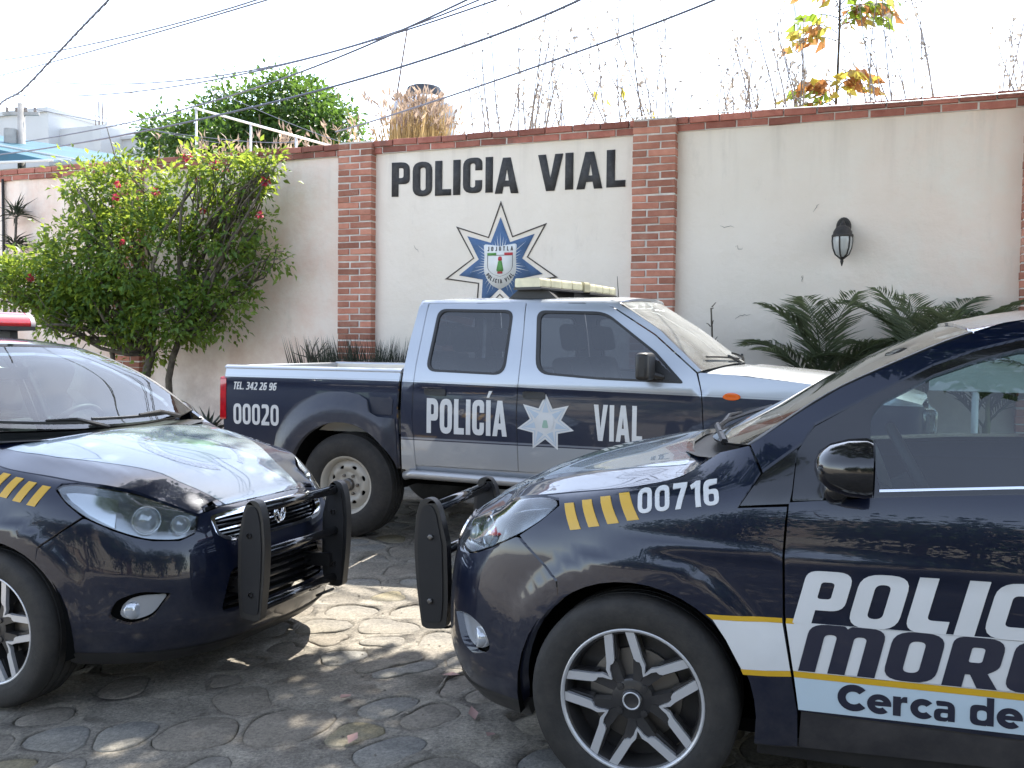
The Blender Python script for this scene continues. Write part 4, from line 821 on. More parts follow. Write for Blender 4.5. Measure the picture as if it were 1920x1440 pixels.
    for wx in (0,2.95):
        for sg in (1,-1):
            m=MB(); th=[rad(t) for t in range(0,181,10)]; V=[(wx-.02*(wx<1)+.45*math.cos(t),y*sg,.375+.45*math.sin(t)) for t in th for y in (.80,.46)]; F=[(2*i,2*i+1,2*i+3,2*i+2) for i in range(len(th)-1)]; V.append((wx,.46*sg,.375)); F+=[(2*i+1,len(V)-1,2*i+3) for i in range(len(th)-1)]; m.add(V,F); m.build('wheel_well',MATTEB,root)
    # hood, windshield, roof, rear wall
    he=interp([(2.415,1.192),(2.60,1.19),(3.075,1.146),(3.45,1.095),(3.66,1.045)]); hc=interp([(2.40,1.262),(2.63,1.240),(3.16,1.192),(3.5,1.14),(3.68,1.08)])
    def hood(a,b):
        yb=np.abs(tside(1)(a,he(a))[...,1]); t=np.clip(np.abs(b)/yb,0,1.02); c=hc(a); return np.stack([a,b,c+(he(a)-c)*t**3.2+.010*ss(.62,.54,t)*ss(.3,.36,t)*0],-1)
    hx=np.linspace(2.60,3.66,12); hw=[(x,float(tside(1)(np.array([x]),np.array([he(x)]))[0,1])) for x in hx]
    hood_loop=np.array(hw+[(3.70,.40),(3.71,0)]+[(3.70,-.40)]+[(x,-y) for x,y in hw[::-1]]+[(2.655,-.35),(2.665,0),(2.655,.35)])
    pn('hood',[hood_loop],hood,SIL,res=.06)
    cwl=[(2.425,.775),(2.60,.79),(2.645,.35),(2.655,0),(2.645,-.35),(2.60,-.79),(2.425,-.775),(2.52,-.4),(2.54,0),(2.52,.4)]
    pn('cowl',[np.array(cwl)],lambda a,b:hood(a,b)-np.array([0,0,.012]),CREAM if 0 else SIL,res=.06,rim=0)
    we=np.array([(2.430,.792,1.208),(2.165,.720,1.452),(1.885,.664,1.626)]); wc=np.array([(2.56,0,1.250),(2.27,0,1.46),(1.965,0,1.655)])
    def ws(t,v):
        I=lambda c:np.stack([np.interp(v,[0,.52,1],c[:,k]) for k in range(3)],-1); E=I(we);C=I(wc); k=(1-np.abs(t)**2.2)[...,None]; P=E*(1-k)+C*k; P[...,1]=t*E[...,1]; return P
    q=.97; lp=np.vstack([[(t,0) for t in np.linspace(-q,q,13)],[(q,v) for v in np.linspace(0,1,9)[1:]],[(t,1) for t in np.linspace(q,-q,13)[1:]],[(-q,v) for v in np.linspace(1,0,9)[1:-1]]])
    wsd=pn('windshield',[lp],ws,TWS,res=.12,rim=0,h=.01)
    ou=np.vstack([[(t,-.02) for t in np.linspace(-1,1,13)],[(1,v) for v in np.linspace(-.02,1.03,9)[1:]],[(t,1.03) for t in np.linspace(1,-1,13)[1:]],[(-1,v) for v in np.linspace(1.03,-.02,9)[1:-1]]])
    pn('windshield_seal',[ou,lp],ws,BLACKP,wsd,off=.002,rim=.01,res=.12,h=.01)
    for y0,y1 in ((.55,-.05),(-.02,-.62)):
        m=MB(); f=lambda t,v,o:ws(np.array([t]),np.array([v]))[0]+np.array([.55,0,.8])*o
        m.tube([f((y0+(y1-y0)*k)/.79,.02+.10*k,.018) for k in np.linspace(.1,1,8)],.007,5); m.tube([f(y0/.79,-.04,.0),f((y0+(y1-y0)*.5)/.79,.07,.03)],.009,5); m.build('wiper',BLACKP,root)
    def roof(a,t):
        e=tside(1)(a,np.full_like(a,1.648)); z=1.648+.036*(1-np.abs(t)**2.6)-.02*ss(.62,.47,a)-.018*ss(1.8,1.95,a); return np.stack([a+.085*(1-t*t)*ss(1.6,1.88,a),t*e[...,1],z],-1)
    rl=np.vstack([[(.475,t) for t in np.linspace(-1,1,13)],[(x,1) for x in np.linspace(.475,1.885,14)[1:]],[(1.885,t) for t in np.linspace(1,-1,13)[1:]],[(x,-1) for x in np.linspace(1.885,.475,14)[1:-1]]])
    rf=pn('roof',[rl],roof,SIL,res=.09,rim=.02,h=.01)
    bw=lambda a,b:np.stack([.432+.10*np.clip(b-1.15,0,1)**1.2,a,b],-1)
    gl=rnd([(-.55,1.22,.06),(.55,1.22,.06),(.50,1.56,.06),(-.50,1.56,.06)],5); wl=np.array([(-.80,.55),(-.80,1.15),(-.665,1.60),(-.62,1.65),(.62,1.65),(.665,1.60),(.80,1.15),(.80,.55)])
    bk=pn('cab_back',[wl,gl],bw,SIL,rim=.02,res=.08); pn('rear_window',[gl],bw,TGL,bk,off=-.006,rim=0,res=.1)
    for y in (.36,-.36): seat(root,1.62,y,.72,h=.44); 
    for y in (.36,-.36): seat(root,.82,y,.74,w=.60,h=.40)
    loop=rnd([(2.50,1.15),(2.42,1.19,.03),(2.18,1.18,.05),(2.05,1.10,.05),(2.05,.85,.03),(2.45,.75)],4); m=MB(); m.prism(loop,1.44,lambda a,b,d:np.stack([a,d-.72,b],-1)); m.build('dashboard',DASH,root)
    m=MB(); m.box((1.4,0,.66),(1.9,1.4,.04)); m.build('cab_floor',MATTEB,root)
    m=MB(); c=np.array([1.98,.36,1.16]); u=Vector((0,1,0)); v=Vector((.45,0,.89)); m.tube([c+.18*(math.cos(t)*np.array(u)+math.sin(t)*np.array(v)) for t in np.linspace(0,2*np.pi,33)],.015,8); m.build('steering_wheel',DASH,root,smooth=True)
    # roof light bar and aerial
    lb=empty('light_bar'); lb.parent=root
    def seg(a,b,name,mat,z0,z1,wdt):
        a=np.array(a);b=np.array(b); d=b-a; L_=np.linalg.norm(d); d/=L_; n=np.array([-d[1],d[0]])
        lo=rnd([(-wdt/2,z0,.012),(wdt/2,z0,.012),(wdt/2,z1,.02),(-wdt/2,z1,.02)],3); m=MB(); m.prism(lo,L_,lambda p,q,dd:np.stack([a[0]+d[0]*dd+n[0]*p,a[1]+d[1]*dd+n[1]*p,q],-1)); return bevel(m.build(name,mat,lb),.006,2)
    A=(1.235,-.60);B=(1.36,-.05);B2=(1.37,.05);D=(1.42,.60)
    for i in range(4):
        t0,t1=i/4,(i+1)/4; P=lambda t,a=np.array(A),b=np.array(B):tuple(a+(b-a)*t); Q=lambda t,a=np.array(B2),b=np.array(D):tuple(a+(b-a)*t)
        seg(P(t0+.008),P(t1-.008),'lens_block',CRLENS,1.735,1.795,.20); seg(Q(t0+.008),Q(t1-.008),'lens_block',CRLENS,1.735,1.795,.20)
    seg(B,B2,'centre_block',M('beacon_centre',(.42,.38,.24),rough=.4,dust=.1),1.73,1.80,.22)
    seg(A,B,'light_base',BLACKP,1.718,1.735,.22); seg(B2,D,'light_base',BLACKP,1.718,1.735,.22)
    for y,x in ((-.50,1.25),(.50,1.40)):
        m=MB(); m.prism(np.array([(-.17,1.662),(.17,1.662),(.10,1.722),(-.10,1.722)]),.07,lambda a,b,d:np.stack([a+x,d+y-.035,b],-1)); m.build('foot',BLACKP,lb)
    m=MB(); m.box((1.33,0,1.70),(.16,.24,.045)); m.build('speaker',BLACKP,lb)
    m=MB(); m.tube([(1.53,.62,1.655),(1.528,.63,1.76),(1.515,.64,1.885)],[.006,.004,.002],6); m.tube([(1.51,.615,1.668),(1.58,.62,1.662)],.012,6); m.build('aerial',BLACKP,root)
    return root
VINS=M('steel_blue_vinyl',(.46,.54,.62),rough=.35,coat=.3,dust=.08); VING2=M('pale_green_vinyl',(.30,.45,.36),rough=.35,dust=.1)
truck()
# ---------------------------------------------------------------- the street and the boundary wall
def Wp(s,off,z):
    """point by position along the wall, distance in front of it (towards the street) and height"""
    return np.array([s*math.cos(WY)+off*math.sin(WY),9.3531+s*math.sin(WY)-off*math.cos(WY),z])
def WpA(s,off,z): return np.stack([s*math.cos(WY)+off*math.sin(WY)+0*z,9.3531+s*math.sin(WY)-off*math.cos(WY)+0*z,z+0*s+0*off],-1)
WR=Matrix.Rotation(WY,4,'Z')
def gz(x,y):
    """the street falls gently to the left"""
    x=np.asarray(x,float); y=np.asarray(y,float); t=np.clip(.4-x,0,4.2); t=np.where(t<.6,t*t/1.2,t-.3)
    return -.0485*t*ss(6.9,5.3,y)
# mortar and earth between the stones
MORT,t_,p_,L_=nodes('earth_mortar'); N_=t_.nodes.new
tc=N_('ShaderNodeTexCoord'); n1=N_('ShaderNodeTexNoise'); n1.inputs['Scale'].default_value=4.0; n1.inputs['Detail'].default_value=11; n1.inputs['Roughness'].default_value=.75; L_(tc.outputs['Object'],n1.inputs['Vector'])
r1=N_('ShaderNodeValToRGB'); r1.color_ramp.elements[0].position=.32; r1.color_ramp.elements[0].color=(.155,.138,.112,1); r1.color_ramp.elements[1].position=.68; r1.color_ramp.elements[1].color=(.34,.305,.25,1); L_(n1.outputs['Fac'],r1.inputs[0])
n3=N_('ShaderNodeTexNoise'); n3.inputs['Scale'].default_value=75; n3.inputs['Detail'].default_value=5; n3.inputs['Roughness'].default_value=.8; L_(tc.outputs['Object'],n3.inputs['Vector']); m3=N_('ShaderNodeMapRange'); m3.inputs[1].default_value=.36; m3.inputs[2].default_value=.64; m3.inputs[3].default_value=.55; m3.inputs[4].default_value=1.35; L_(n3.outputs['Fac'],m3.inputs[0])
s3=N_('ShaderNodeVectorMath'); s3.operation='SCALE'; L_(r1.outputs[0],s3.inputs[0]); L_(m3.outputs[0],s3.inputs['Scale']); L_(s3.outputs[0],p_.inputs['Base Color']); p_.inputs['Roughness'].default_value=.95
n2=N_('ShaderNodeTexNoise'); n2.inputs['Scale'].default_value=26; n2.inputs['Detail'].default_value=10; n2.inputs['Roughness'].default_value=.75; L_(tc.outputs['Object'],n2.inputs['Vector']); b2=N_('ShaderNodeBump'); b2.inputs['Strength'].default_value=.9; b2.inputs['Distance'].default_value=.02; L_(n2.outputs['Fac'],b2.inputs['Height']); L_(b2.outputs[0],p_.inputs['Normal'])
def STONE(name,c1,c2,c3):
    m,t,p,L=nodes(name); N=t.nodes.new
    tc=N('ShaderNodeTexCoord'); ng=N('ShaderNodeNewGeometry')
    a=N('ShaderNodeTexNoise'); a.inputs['Scale'].default_value=5.5; a.inputs['Detail'].default_value=11; a.inputs['Roughness'].default_value=.76; L(tc.outputs['Object'],a.inputs['Vector'])
    r=N('ShaderNodeValToRGB'); r.color_ramp.elements[0].position=.33; r.color_ramp.elements[0].color=(*c1,1); r.color_ramp.elements[1].position=.66; r.color_ramp.elements[1].color=(*c2,1); L(a.outputs['Fac'],r.inputs[0])
    q=N('ShaderNodeTexNoise'); q.inputs['Scale'].default_value=1.3; q.inputs['Detail'].default_value=5; L(tc.outputs['Object'],q.inputs['Vector'])
    mr=N('ShaderNodeMapRange'); mr.inputs[1].default_value=.52; mr.inputs[2].default_value=.72; L(q.outputs['Fac'],mr.inputs[0])
    mx=N('ShaderNodeMix'); mx.data_type='RGBA'; L(mr.outputs[0],mx.inputs['Factor']); L(r.outputs[0],mx.inputs['A']); mx.inputs['B'].default_value=(*c3,1)
    s=N('ShaderNodeVectorMath'); s.operation='SCALE'; L(mx.outputs['Result'],s.inputs[0]); m2=N('ShaderNodeMapRange'); m2.inputs[3].default_value=.80; m2.inputs[4].default_value=1.15; L(ng.outputs['Random Per Island'],m2.inputs[0]); L(m2.outputs[0],s.inputs['Scale'])
    g=N('ShaderNodeTexNoise'); g.inputs['Scale'].default_value=70; g.inputs['Detail'].default_value=6; g.inputs['Roughness'].default_value=.8; L(tc.outputs['Object'],g.inputs['Vector']); mg=N('ShaderNodeMapRange'); mg.inputs[1].default_value=.36; mg.inputs[2].default_value=.64; mg.inputs[3].default_value=.66; mg.inputs[4].default_value=1.28; L(g.outputs['Fac'],mg.inputs[0])
    s2=N('ShaderNodeVectorMath'); s2.operation='SCALE'; L(s.outputs[0],s2.inputs[0]); L(mg.outputs[0],s2.inputs['Scale'])
    L(s2.outputs[0],p.inputs['Base Color']); p.inputs['Roughness'].default_value=.9; p.inputs['Specular IOR Level'].default_value=.3
    f=N('ShaderNodeTexNoise'); f.inputs['Scale'].default_value=24; f.inputs['Detail'].default_value=10; f.inputs['Roughness'].default_value=.78; L(tc.outputs['Object'],f.inputs['Vector'])
    b=N('ShaderNodeBump'); b.inputs['Strength'].default_value=.8; b.inputs['Distance'].default_value=.016; L(f.outputs['Fac'],b.inputs['Height']); L(b.outputs[0],p.inputs['Normal']); return m
STM=[STONE('cobble_bluegrey',(.150,.145,.134),(.30,.285,.252),(.31,.28,.225)),STONE('cobble_grey',(.155,.143,.124),(.31,.283,.238),(.32,.283,.222)),STONE('cobble_ochre',(.19,.165,.105),(.31,.265,.17),(.22,.205,.175))]
STF=STONE('cobble_rubble',(.145,.128,.104),(.31,.275,.225),(.23,.20,.16))
gx=np.concatenate([np.linspace(-90,-9,8),np.linspace(-8,9,120),np.linspace(10,90,8)]); gy=np.concatenate([np.linspace(-90,-7,8),np.linspace(-6,9,110),np.linspace(10,120,10)])
GX,GY=np.meshgrid(gx,gy,indexing='ij'); hn=RNG.normal(0,.002,GX.shape)
V=np.stack([GX,GY,gz(GX,GY)-.028+hn],-1).reshape(-1,3); ny=len(gy)
F=[(i*ny+j,(i+1)*ny+j,(i+1)*ny+j+1,i*ny+j+1) for i in range(len(gx)-1) for j in range(ny-1)]
road=mk('road',V,F,MORT,smooth=True,kind='structure')
# cobbles: rounded stones set flush in a rough mortar bed, a thin crack round each
x0,x1,y0,y1=-6.2,5.6,-2.5,8.3
cell=.262; pts=[]
for i in range(int((x1-x0)/cell)):
    for j in range(int((y1-y0)/cell)):
        pts.append((x0+(i+.5+.5*(j%2)+random.uniform(-.42,.42))*cell,y0+(j+.5+random.uniform(-.42,.42))*cell))
pts=np.array(pts)
def clip(poly,a,b,c):
    out=[];n=len(poly)
    for i in range(n):
        p,q=poly[i],poly[(i+1)%n]; dp=a*p[0]+b*p[1]-c; dq=a*q[0]+b*q[1]-c
        if dp<=0: out.append(p)
        if dp*dq<0: t=dp/(dp-dq); out.append((p[0]+(q[0]-p[0])*t,p[1]+(q[1]-p[1])*t))
    return out
grid={}
for k,q in enumerate(pts): grid.setdefault((int(q[0]//.6),int(q[1]//.6)),[]).append(k)
fw=np.array(cam.matrix_world.inverted())
def pix(P):
    q=fw@np.array([*P,1])
    if q[2]>-.1: return None
    f=1798.7/1920; return (.5+f*q[0]/-q[2], .5*.75-f*q[1]/-q[2])
stones=[]; bed=MB()
def relief(x,y): return .0022*np.sin(7.1*x+2.3*y)+.0022*np.sin(9.7*y-3.1*x+1.7)+.0016*np.sin(21*x+13*y)
for k,q in enumerate(pts):
    s=.34; poly=[(q[0]-s,q[1]-s),(q[0]+s,q[1]-s),(q[0]+s,q[1]+s),(q[0]-s,q[1]+s)]
    gi,gj=int(q[0]//.6),int(q[1]//.6)
    for a in (-1,0,1):
        for b in (-1,0,1):
            for o in grid.get((gi+a,gj+b),()):
                if o==k: continue
                d=pts[o]-q
                if d@d>.55: continue
                m=(pts[o]+q)/2; poly=clip(poly,d[0],d[1],d@m)
    if len(poly)<3: continue
    C=np.array(poly); c=C.mean(0); n=26; th=np.linspace(0,2*np.pi,n,endpoint=False)
    Cr=resample(C,.02); ang=np.arctan2(Cr[:,1]-c[1],Cr[:,0]-c[0]); od=np.argsort(ang); rad_=np.interp(th,np.r_[ang[od]-2*np.pi,ang[od],ang[od]+2*np.pi][len(ang)//1-1:] if 0 else np.r_[ang[od]-2*np.pi,ang[od],ang[od]+2*np.pi],np.tile(np.linalg.norm(Cr-c,axis=1)[od],3))
    sm=np.real(np.fft.ifft(np.fft.fft(rad_)*np.array([1 if min(i,n-i)<=3 else .25 if min(i,n-i)<=5 else 0 for i in range(n)])))     # rounded stone outline
    u0=np.stack([np.cos(th),np.sin(th)],1)
    sm=np.minimum(sm*random.uniform(.60,.90),rad_-.008)*(1+RNG.normal(0,.012,n))
    gap=np.clip(.004+.005*np.sin(th*random.choice([1,2,3])+random.uniform(0,6))+RNG.normal(0,.0018,n),.0006,.011)*random.choice([.08,.12,.2,.4,.7,1.1])
    ST_=c+u0*sm[:,None]; HO=c+u0*np.minimum(sm+gap,rad_-.003)[:,None]; OU=c+u0*rad_[:,None]
    if random.random()<.20:                            # rubble pocket without a stone
        E=resample(C,.055); F=tess([E]); VV=tess.v; bed.add(np.c_[VV,gz(VV[:,0],VV[:,1])+relief(VV[:,0],VV[:,1])],[tuple(t) if np.cross(VV[t[1]]-VV[t[0]],VV[t[2]]-VV[t[0]])>0 else tuple(t[::-1]) for t in F]); continue
    # mortar collar: cell edge to the hole round the stone, then down into the crack
    E=resample(C,.055); ne=len(E); base=bed.n
    z=lambda Q,dz=0:np.c_[Q,gz(Q[:,0],Q[:,1])+relief(Q[:,0],Q[:,1])+dz]
    L2=[E,HO]; F=tess(L2); VV=tess.v; H2=HO
    Vm=z(VV); nv=len(VV); low=z(HO,-.03); idx=[int(np.argmin(((VV-h)**2).sum(1))) for h in HO]
    bed.add(np.vstack([Vm,low]),[tuple(t) if np.cross(VV[t[1]]-VV[t[0]],VV[t[2]]-VV[t[0]])>0 else tuple(t[::-1]) for t in F]+[(idx[i],idx[(i+1)%n],nv+(i+1)%n,nv+i) for i in range(n)])
    h=random.gauss(0,.0028); tl=RNG.normal(0,.008,2); dome=random.uniform(.0,.004)
    Z=lambda Q,dz=0:np.c_[Q,gz(Q[:,0],Q[:,1])+h+(Q-c)@tl+dz]
    R1=c+(ST_-c)*.985;R2=c+(ST_-c)*.93;R3=c+(ST_-c)*.55
    V=np.vstack([Z(ST_,-.03),Z(ST_,-.006),Z(R1,-.0015),Z(R2,dome*.3+RNG.normal(0,.0006,n)),Z(R3,dome*.8+RNG.normal(0,.001,n)),Z(c[None],dome)])
    F=[(a*n+i,a*n+(i+1)%n,(a+1)*n+(i+1)%n,(a+1)*n+i) for a in range(4) for i in range(n)]+[(4*n+i,4*n+(i+1)%n,5*n) for i in range(n)]
    u=pix((*c,0)); key=9e9
    if u and -.05<u[0]<1.05 and .5<u[1]<.80: key=math.hypot(*c)
    stones.append((key,c,V,F))
bed.build('mortar_bed',MORT,road,smooth=True,kind='stuff')
stones.sort(key=lambda t:t[0])
for i,(k,c,V,F) in enumerate(stones[:298]):
    o=mk('cobblestone',V-np.array([*c,0]),F,random.choices(STM+[STF],[4,4,1.1,3])[0],road,smooth=True); o.location=(*c,0)
for mi in range(3):
    m=MB(); [m.add(V,F) for j,(k,c,V,F) in enumerate(stones[298:]) if j%3==mi]
    m.build('more_cobblestones',STM[mi] if mi<2 else STF,road,smooth=True,kind='stuff')
# grit and chips lying in the joints
n=2600; gxy=np.stack([RNG.uniform(-3.2,3.2,n),RNG.uniform(1.6,6.8,n)],1); m=MB(); OCT=np.array([(1,0,0),(-1,0,0),(0,1,0),(0,-1,0),(0,0,1.)])
for q in gxy:
    r_=random.uniform(.002,.0075)*random.choice([1,1,1,1.5]); m.add(OCT*(RNG.uniform(.6,1.3,(5,1))*r_)*[1,1,.6]+[q[0],q[1],float(gz(q[0],q[1]))+.002],[(0,2,4),(2,1,4),(1,3,4),(3,0,4)])
tag(m.build('loose_grit',STF,None,kind='stuff'),'fine loose grit scattered over the cobbles between the cars','grit')
# ---- wall --------------------------------------------------------------------------
def PLASTER(name):
    m,t,p,L=nodes(name); N=t.nodes.new; tc=N('ShaderNodeTexCoord')
    def noise(sc,det=6,ro=.6,st=None):
        n=N('ShaderNodeTexNoise'); n.inputs['Scale'].default_value=sc; n.inputs['Detail'].default_value=det; n.inputs['Roughness'].default_value=ro
        if st:
            mp=N('ShaderNodeMapping'); mp.inputs['Scale'].default_value=st; L(tc.outputs['Object'],mp.inputs[0]); L(mp.outputs[0],n.inputs['Vector'])
        else: L(tc.outputs['Object'],n.inputs['Vector'])
        return n.outputs['Fac']
    def ramp(f,a,b):
        r=N('ShaderNodeMapRange'); r.inputs[1].default_value=a; r.inputs[2].default_value=b; L(f,r.inputs[0]); return r.outputs[0]
    def mix(f,A,B):
        x=N('ShaderNodeMix'); x.data_type='RGBA'; L(f,x.inputs['Factor'])
        for k,v in (('A',A),('B',B)):
            if isinstance(v,tuple): x.inputs[k].default_value=(*v,1)
            else: L(v,x.inputs[k])
        return x.outputs['Result']
    def mul(a,b):
        n=N('ShaderNodeMath'); n.operation='MULTIPLY'; L(a,n.inputs[0])
        if isinstance(b,float): n.inputs[1].default_value=b
        else: L(b,n.inputs[1])
        return n.outputs[0]
    sp=N('ShaderNodeSeparateXYZ'); L(tc.outputs['Object'],sp.inputs[0])
    c=mix(ramp(noise(1.2,5),.35,.7),(.75,.675,.585),(.80,.73,.645))
    left=ramp(sp.outputs[0],-1.4,-2.4)                                             # stained left bays, traces of pink coat, plus lightening in place of bounced light
    right=ramp(sp.outputs[0],2.2,4.4)
    st=N('ShaderNodeMath'); st.operation='MAXIMUM'; L(left,st.inputs[0]); L(mul(right,.55),st.inputs[1])
    c=mix(mul(left,1.0),c,(.89,.765,.67))  # paler base painted on the left bays to make up for missing bounced light
    c=mix(mul(mul(ramp(noise(1.1,8,.7),.40,.58),st.outputs[0]),.85),c,(.82,.60,.49))
    c=mix(mul(mul(ramp(noise(2.6,7,.7),.54,.70),left),.45),c,(.74,.56,.42))
    c=mix(mul(ramp(noise(3.3,8,.75,(1,1,.35)),.58,.74),.20),c,(.30,.28,.25))           # grey run marks
    c=mix(mul(ramp(noise(26,4,.8),.66,.74),.35),c,(.33,.31,.29))                       # specks
    c=mix(mul(mul(ramp(sp.outputs[2],2.5,3.35),ramp(noise(5.5,6,.6,(1,1,.07)),.50,.72)),.42),c,(.42,.37,.32))      # rain streaks below the coping
    low=ramp(sp.outputs[2],1.55,.5); c=mix(mul(mul(low,ramp(noise(2.2,8,.7),.36,.62)),.6),c,(.42,.40,.37))
    L(c,p.inputs['Base Color']); p.inputs['Roughness'].default_value=.92; p.inputs['Specular IOR Level'].default_value=.2
    b=N('ShaderNodeBump'); b.inputs['Strength'].default_value=.35; b.inputs['Distance'].default_value=.02; L(noise(14,9,.65),b.inputs['Height'])
    b3=N('ShaderNodeBump'); b3.inputs['Strength'].default_value=.35; b3.inputs['Distance'].default_value=.06; L(noise(2.0,3),b3.inputs['Height']); L(b.outputs[0],b3.inputs['Normal']); L(b3.outputs[0],p.inputs['Normal']); return m
PL=PLASTER('stained_white_plaster')
WH=3.405
wall=empty('boundary_wall',Wp(0,0,0),WY,'long white plastered wall with brick pilasters and brick coping behind the pickup','wall')
PIL=[-7.85,-4.79,-1.735,1.395,4.565]; PW=.395
ends=[-11]+PIL+[7.6]
for a,b in zip(ends[:-1],ends[1:]):
    m=MB(); n=max(2,int((b-a)/.25)); xs=np.linspace(a,b,n+1); zs=np.linspace(-.3,WH-.02,16)
    V=np.array([(x,(RNG.normal(0,.0025)),z) for x in xs for z in zs]); k=len(zs)
    F=[(i*k+j,(i+1)*k+j,(i+1)*k+j+1,i*k+j+1) for i in range(n) for j in range(k-1)]; m.add(V,F)
    m.add([(a,.2,-.3),(b,.2,-.3),(b,.2,WH-.02),(a,.2,WH-.02),(a,.0,WH-.02),(b,.0,WH-.02)],[(3,2,1,0),(5,2,3,4)])
    m.build('plaster_bay',PL,wall,smooth=True)
def BRICK(name,c1,c2,c3):
    m,t,p,L=nodes(name); N=t.nodes.new; tc=N('ShaderNodeTexCoord'); oi=N('ShaderNodeObjectInfo')
    ad=N('ShaderNodeVectorMath'); ad.operation='ADD'; L(tc.outputs['Object'],ad.inputs[0]); L(oi.outputs['Location'],ad.inputs[1])
    n=N('ShaderNodeTexNoise'); n.inputs['Scale'].default_value=7; n.inputs['Detail'].default_value=8; n.inputs['Roughness'].default_value=.7; L(ad.outputs[0],n.inputs['Vector'])
    r=N('ShaderNodeValToRGB'); r.color_ramp.elements[0].position=.3; r.color_ramp.elements[0].color=(*c1,1); r.color_ramp.elements[1].position=.7; r.color_ramp.elements[1].color=(*c2,1); L(n.outputs['Fac'],r.inputs[0])
    s=N('ShaderNodeVectorMath'); s.operation='SCALE'; L(r.outputs[0],s.inputs[0]); m2=N('ShaderNodeMapRange'); m2.inputs[3].default_value=.62; m2.inputs[4].default_value=1.25; L(oi.outputs['Random'],m2.inputs[0]); L(m2.outputs[0],s.inputs['Scale'])
    f=N('ShaderNodeTexNoise'); f.inputs['Scale'].default_value=2.4; f.inputs['Detail'].default_value=8; f.inputs['Roughness'].default_value=.75; L(ad.outputs[0],f.inputs['Vector']); mr=N('ShaderNodeMapRange'); mr.inputs[1].default_value=.55; mr.inputs[2].default_value=.72; mr.inputs[4].default_value=.75; L(f.outputs['Fac'],mr.inputs[0])
    x=N('ShaderNodeMix'); x.data_type='RGBA'; L(mr.outputs[0],x.inputs['Factor']); L(s.outputs[0],x.inputs['A']); x.inputs['B'].default_value=(*c3,1); L(x.outputs['Result'],p.inputs['Base Color'])
    p.inputs['Roughness'].default_value=.88; p.inputs['Specular IOR Level'].default_value=.25
    b=N('ShaderNodeBump'); b.inputs['Strength'].default_value=.5; b.inputs['Distance'].default_value=.008; g=N('ShaderNodeTexNoise'); g.inputs['Scale'].default_value=60; g.inputs['Detail'].default_value=5; L(ad.outputs[0],g.inputs['Vector']); L(g.outputs['Fac'],b.inputs['Height']); L(b.outputs[0],p.inputs['Normal']); return m
BR=BRICK('red_brick',(.35,.135,.092),(.50,.235,.165),(.44,.30,.235)); BRC=BRICK('weathered_coping_brick',(.29,.10,.075),(.43,.18,.135),(.12,.10,.085))
MJ=M('lime_mortar',(.62,.58,.53),rough=.95,var=.15,vs=9,bump=.4,bs=60)
def brickmesh(l,h,d,mat):
    b=.004; V=[]; 
    for (y,e) in ((0,b),(-d+b,0) ,):
        pass
    x,z=l/2,h/2
    V=[(-x,d,-z),(x,d,-z),(x,d,z),(-x,d,z),(-x,b,-z),(x,b,-z),(x,b,z),(-x,b,z),(-x+b,0,-z+b),(x-b,0,-z+b),(x-b,0,z-b),(-x+b,0,z-b)]
    F=[(4,5,9,8),(5,6,10,9),(6,7,11,10),(7,4,8,11),(8,9,10,11),(0,1,5,4),(1,2,6,5),(2,3,7,6),(3,0,4,7),(3,2,1,0)]
    me=bpy.data.meshes.new('brick'); me.from_pydata(V,[],F); me.materials.append(mat); return me
BF=brickmesh(.247,.055,.105,BR); BH=brickmesh(.130,.055,.105,BR); BS=brickmesh(.100,.055,.05,BR); CF=brickmesh(.262,.058,.26,BRC)
def place(me,par,x,y,z,rz=0):
    o=bpy.data.objects.new('brick',me); link(o,par); o.location=(x+random.gauss(0,.0018),y+random.gauss(0,.002),z+random.gauss(0,.0022)); o.rotation_euler=(random.gauss(0,.014),random.gauss(0,.011),rz+random.gauss(0,.010)); return o
for c in PIL:
    pr=empty('brick_pilaster'); pr.parent=wall; pr.location=(c,0,0)
    m=MB(); m.box((0,-.042,1.55),(PW-.012,.086,3.70)); m.build('mortar_core',MJ,pr)
    k=0;z=.32
    while z<WH-.045:
        if c in(PIL[0],) and z<1: pass
        if k%2==0: place(BF,pr,-PW/2+.1235,-.094,z); place(BH,pr,PW/2-.065,-.094,z)
        else: place(BH,pr,-PW/2+.065,-.094,z); place(BF,pr,PW/2-.1235,-.094,z)
        z+=.0675;k+=1
cp=empty('brick_coping'); cp.parent=wall
m=MB(); m.box((-1.7,.09,WH-.066),(18.5,.225,.125)); m.build('mortar_bed',MJ,cp)
for row,(zz,yy,off) in enumerate(((WH-.098,-.030,0),(WH-.032,-.050,.13))):
    x=-10.9+off
    while x<7.5:
        place(CF,cp,x,yy,zz)
        x+=.274
# cracks and chips in the plaster
CRK=M('crack_dark',(.20,.18,.165),rough=1)  # dark thin tubes laid over the plaster as cracks
for (s,z,L0,a) in [(2.05,2.42,.12,-10),(2.80,2.55,.07,60),(2.16,2.22,.07,-30),(-1.06,2.30,.10,-60),(2.2,1.62,.12,5),(2.7,1.95,.05,70)]:
    m=MB(); n=7; P=[]; d=rad(a)
    for i in range(n): t=i/(n-1)-.5; P.append((s+L0*t*math.cos(d)+random.gauss(0,.006),-.004,z+L0*t*math.sin(d)+random.gauss(0,.008)+.05*L0*math.sin(3*t)))
    m.tube(P,[.0008+.0016*math.sin(math.pi*i/(n-1)) for i in range(n)],5); m.build('crack',CRK,wall,kind='stuff')
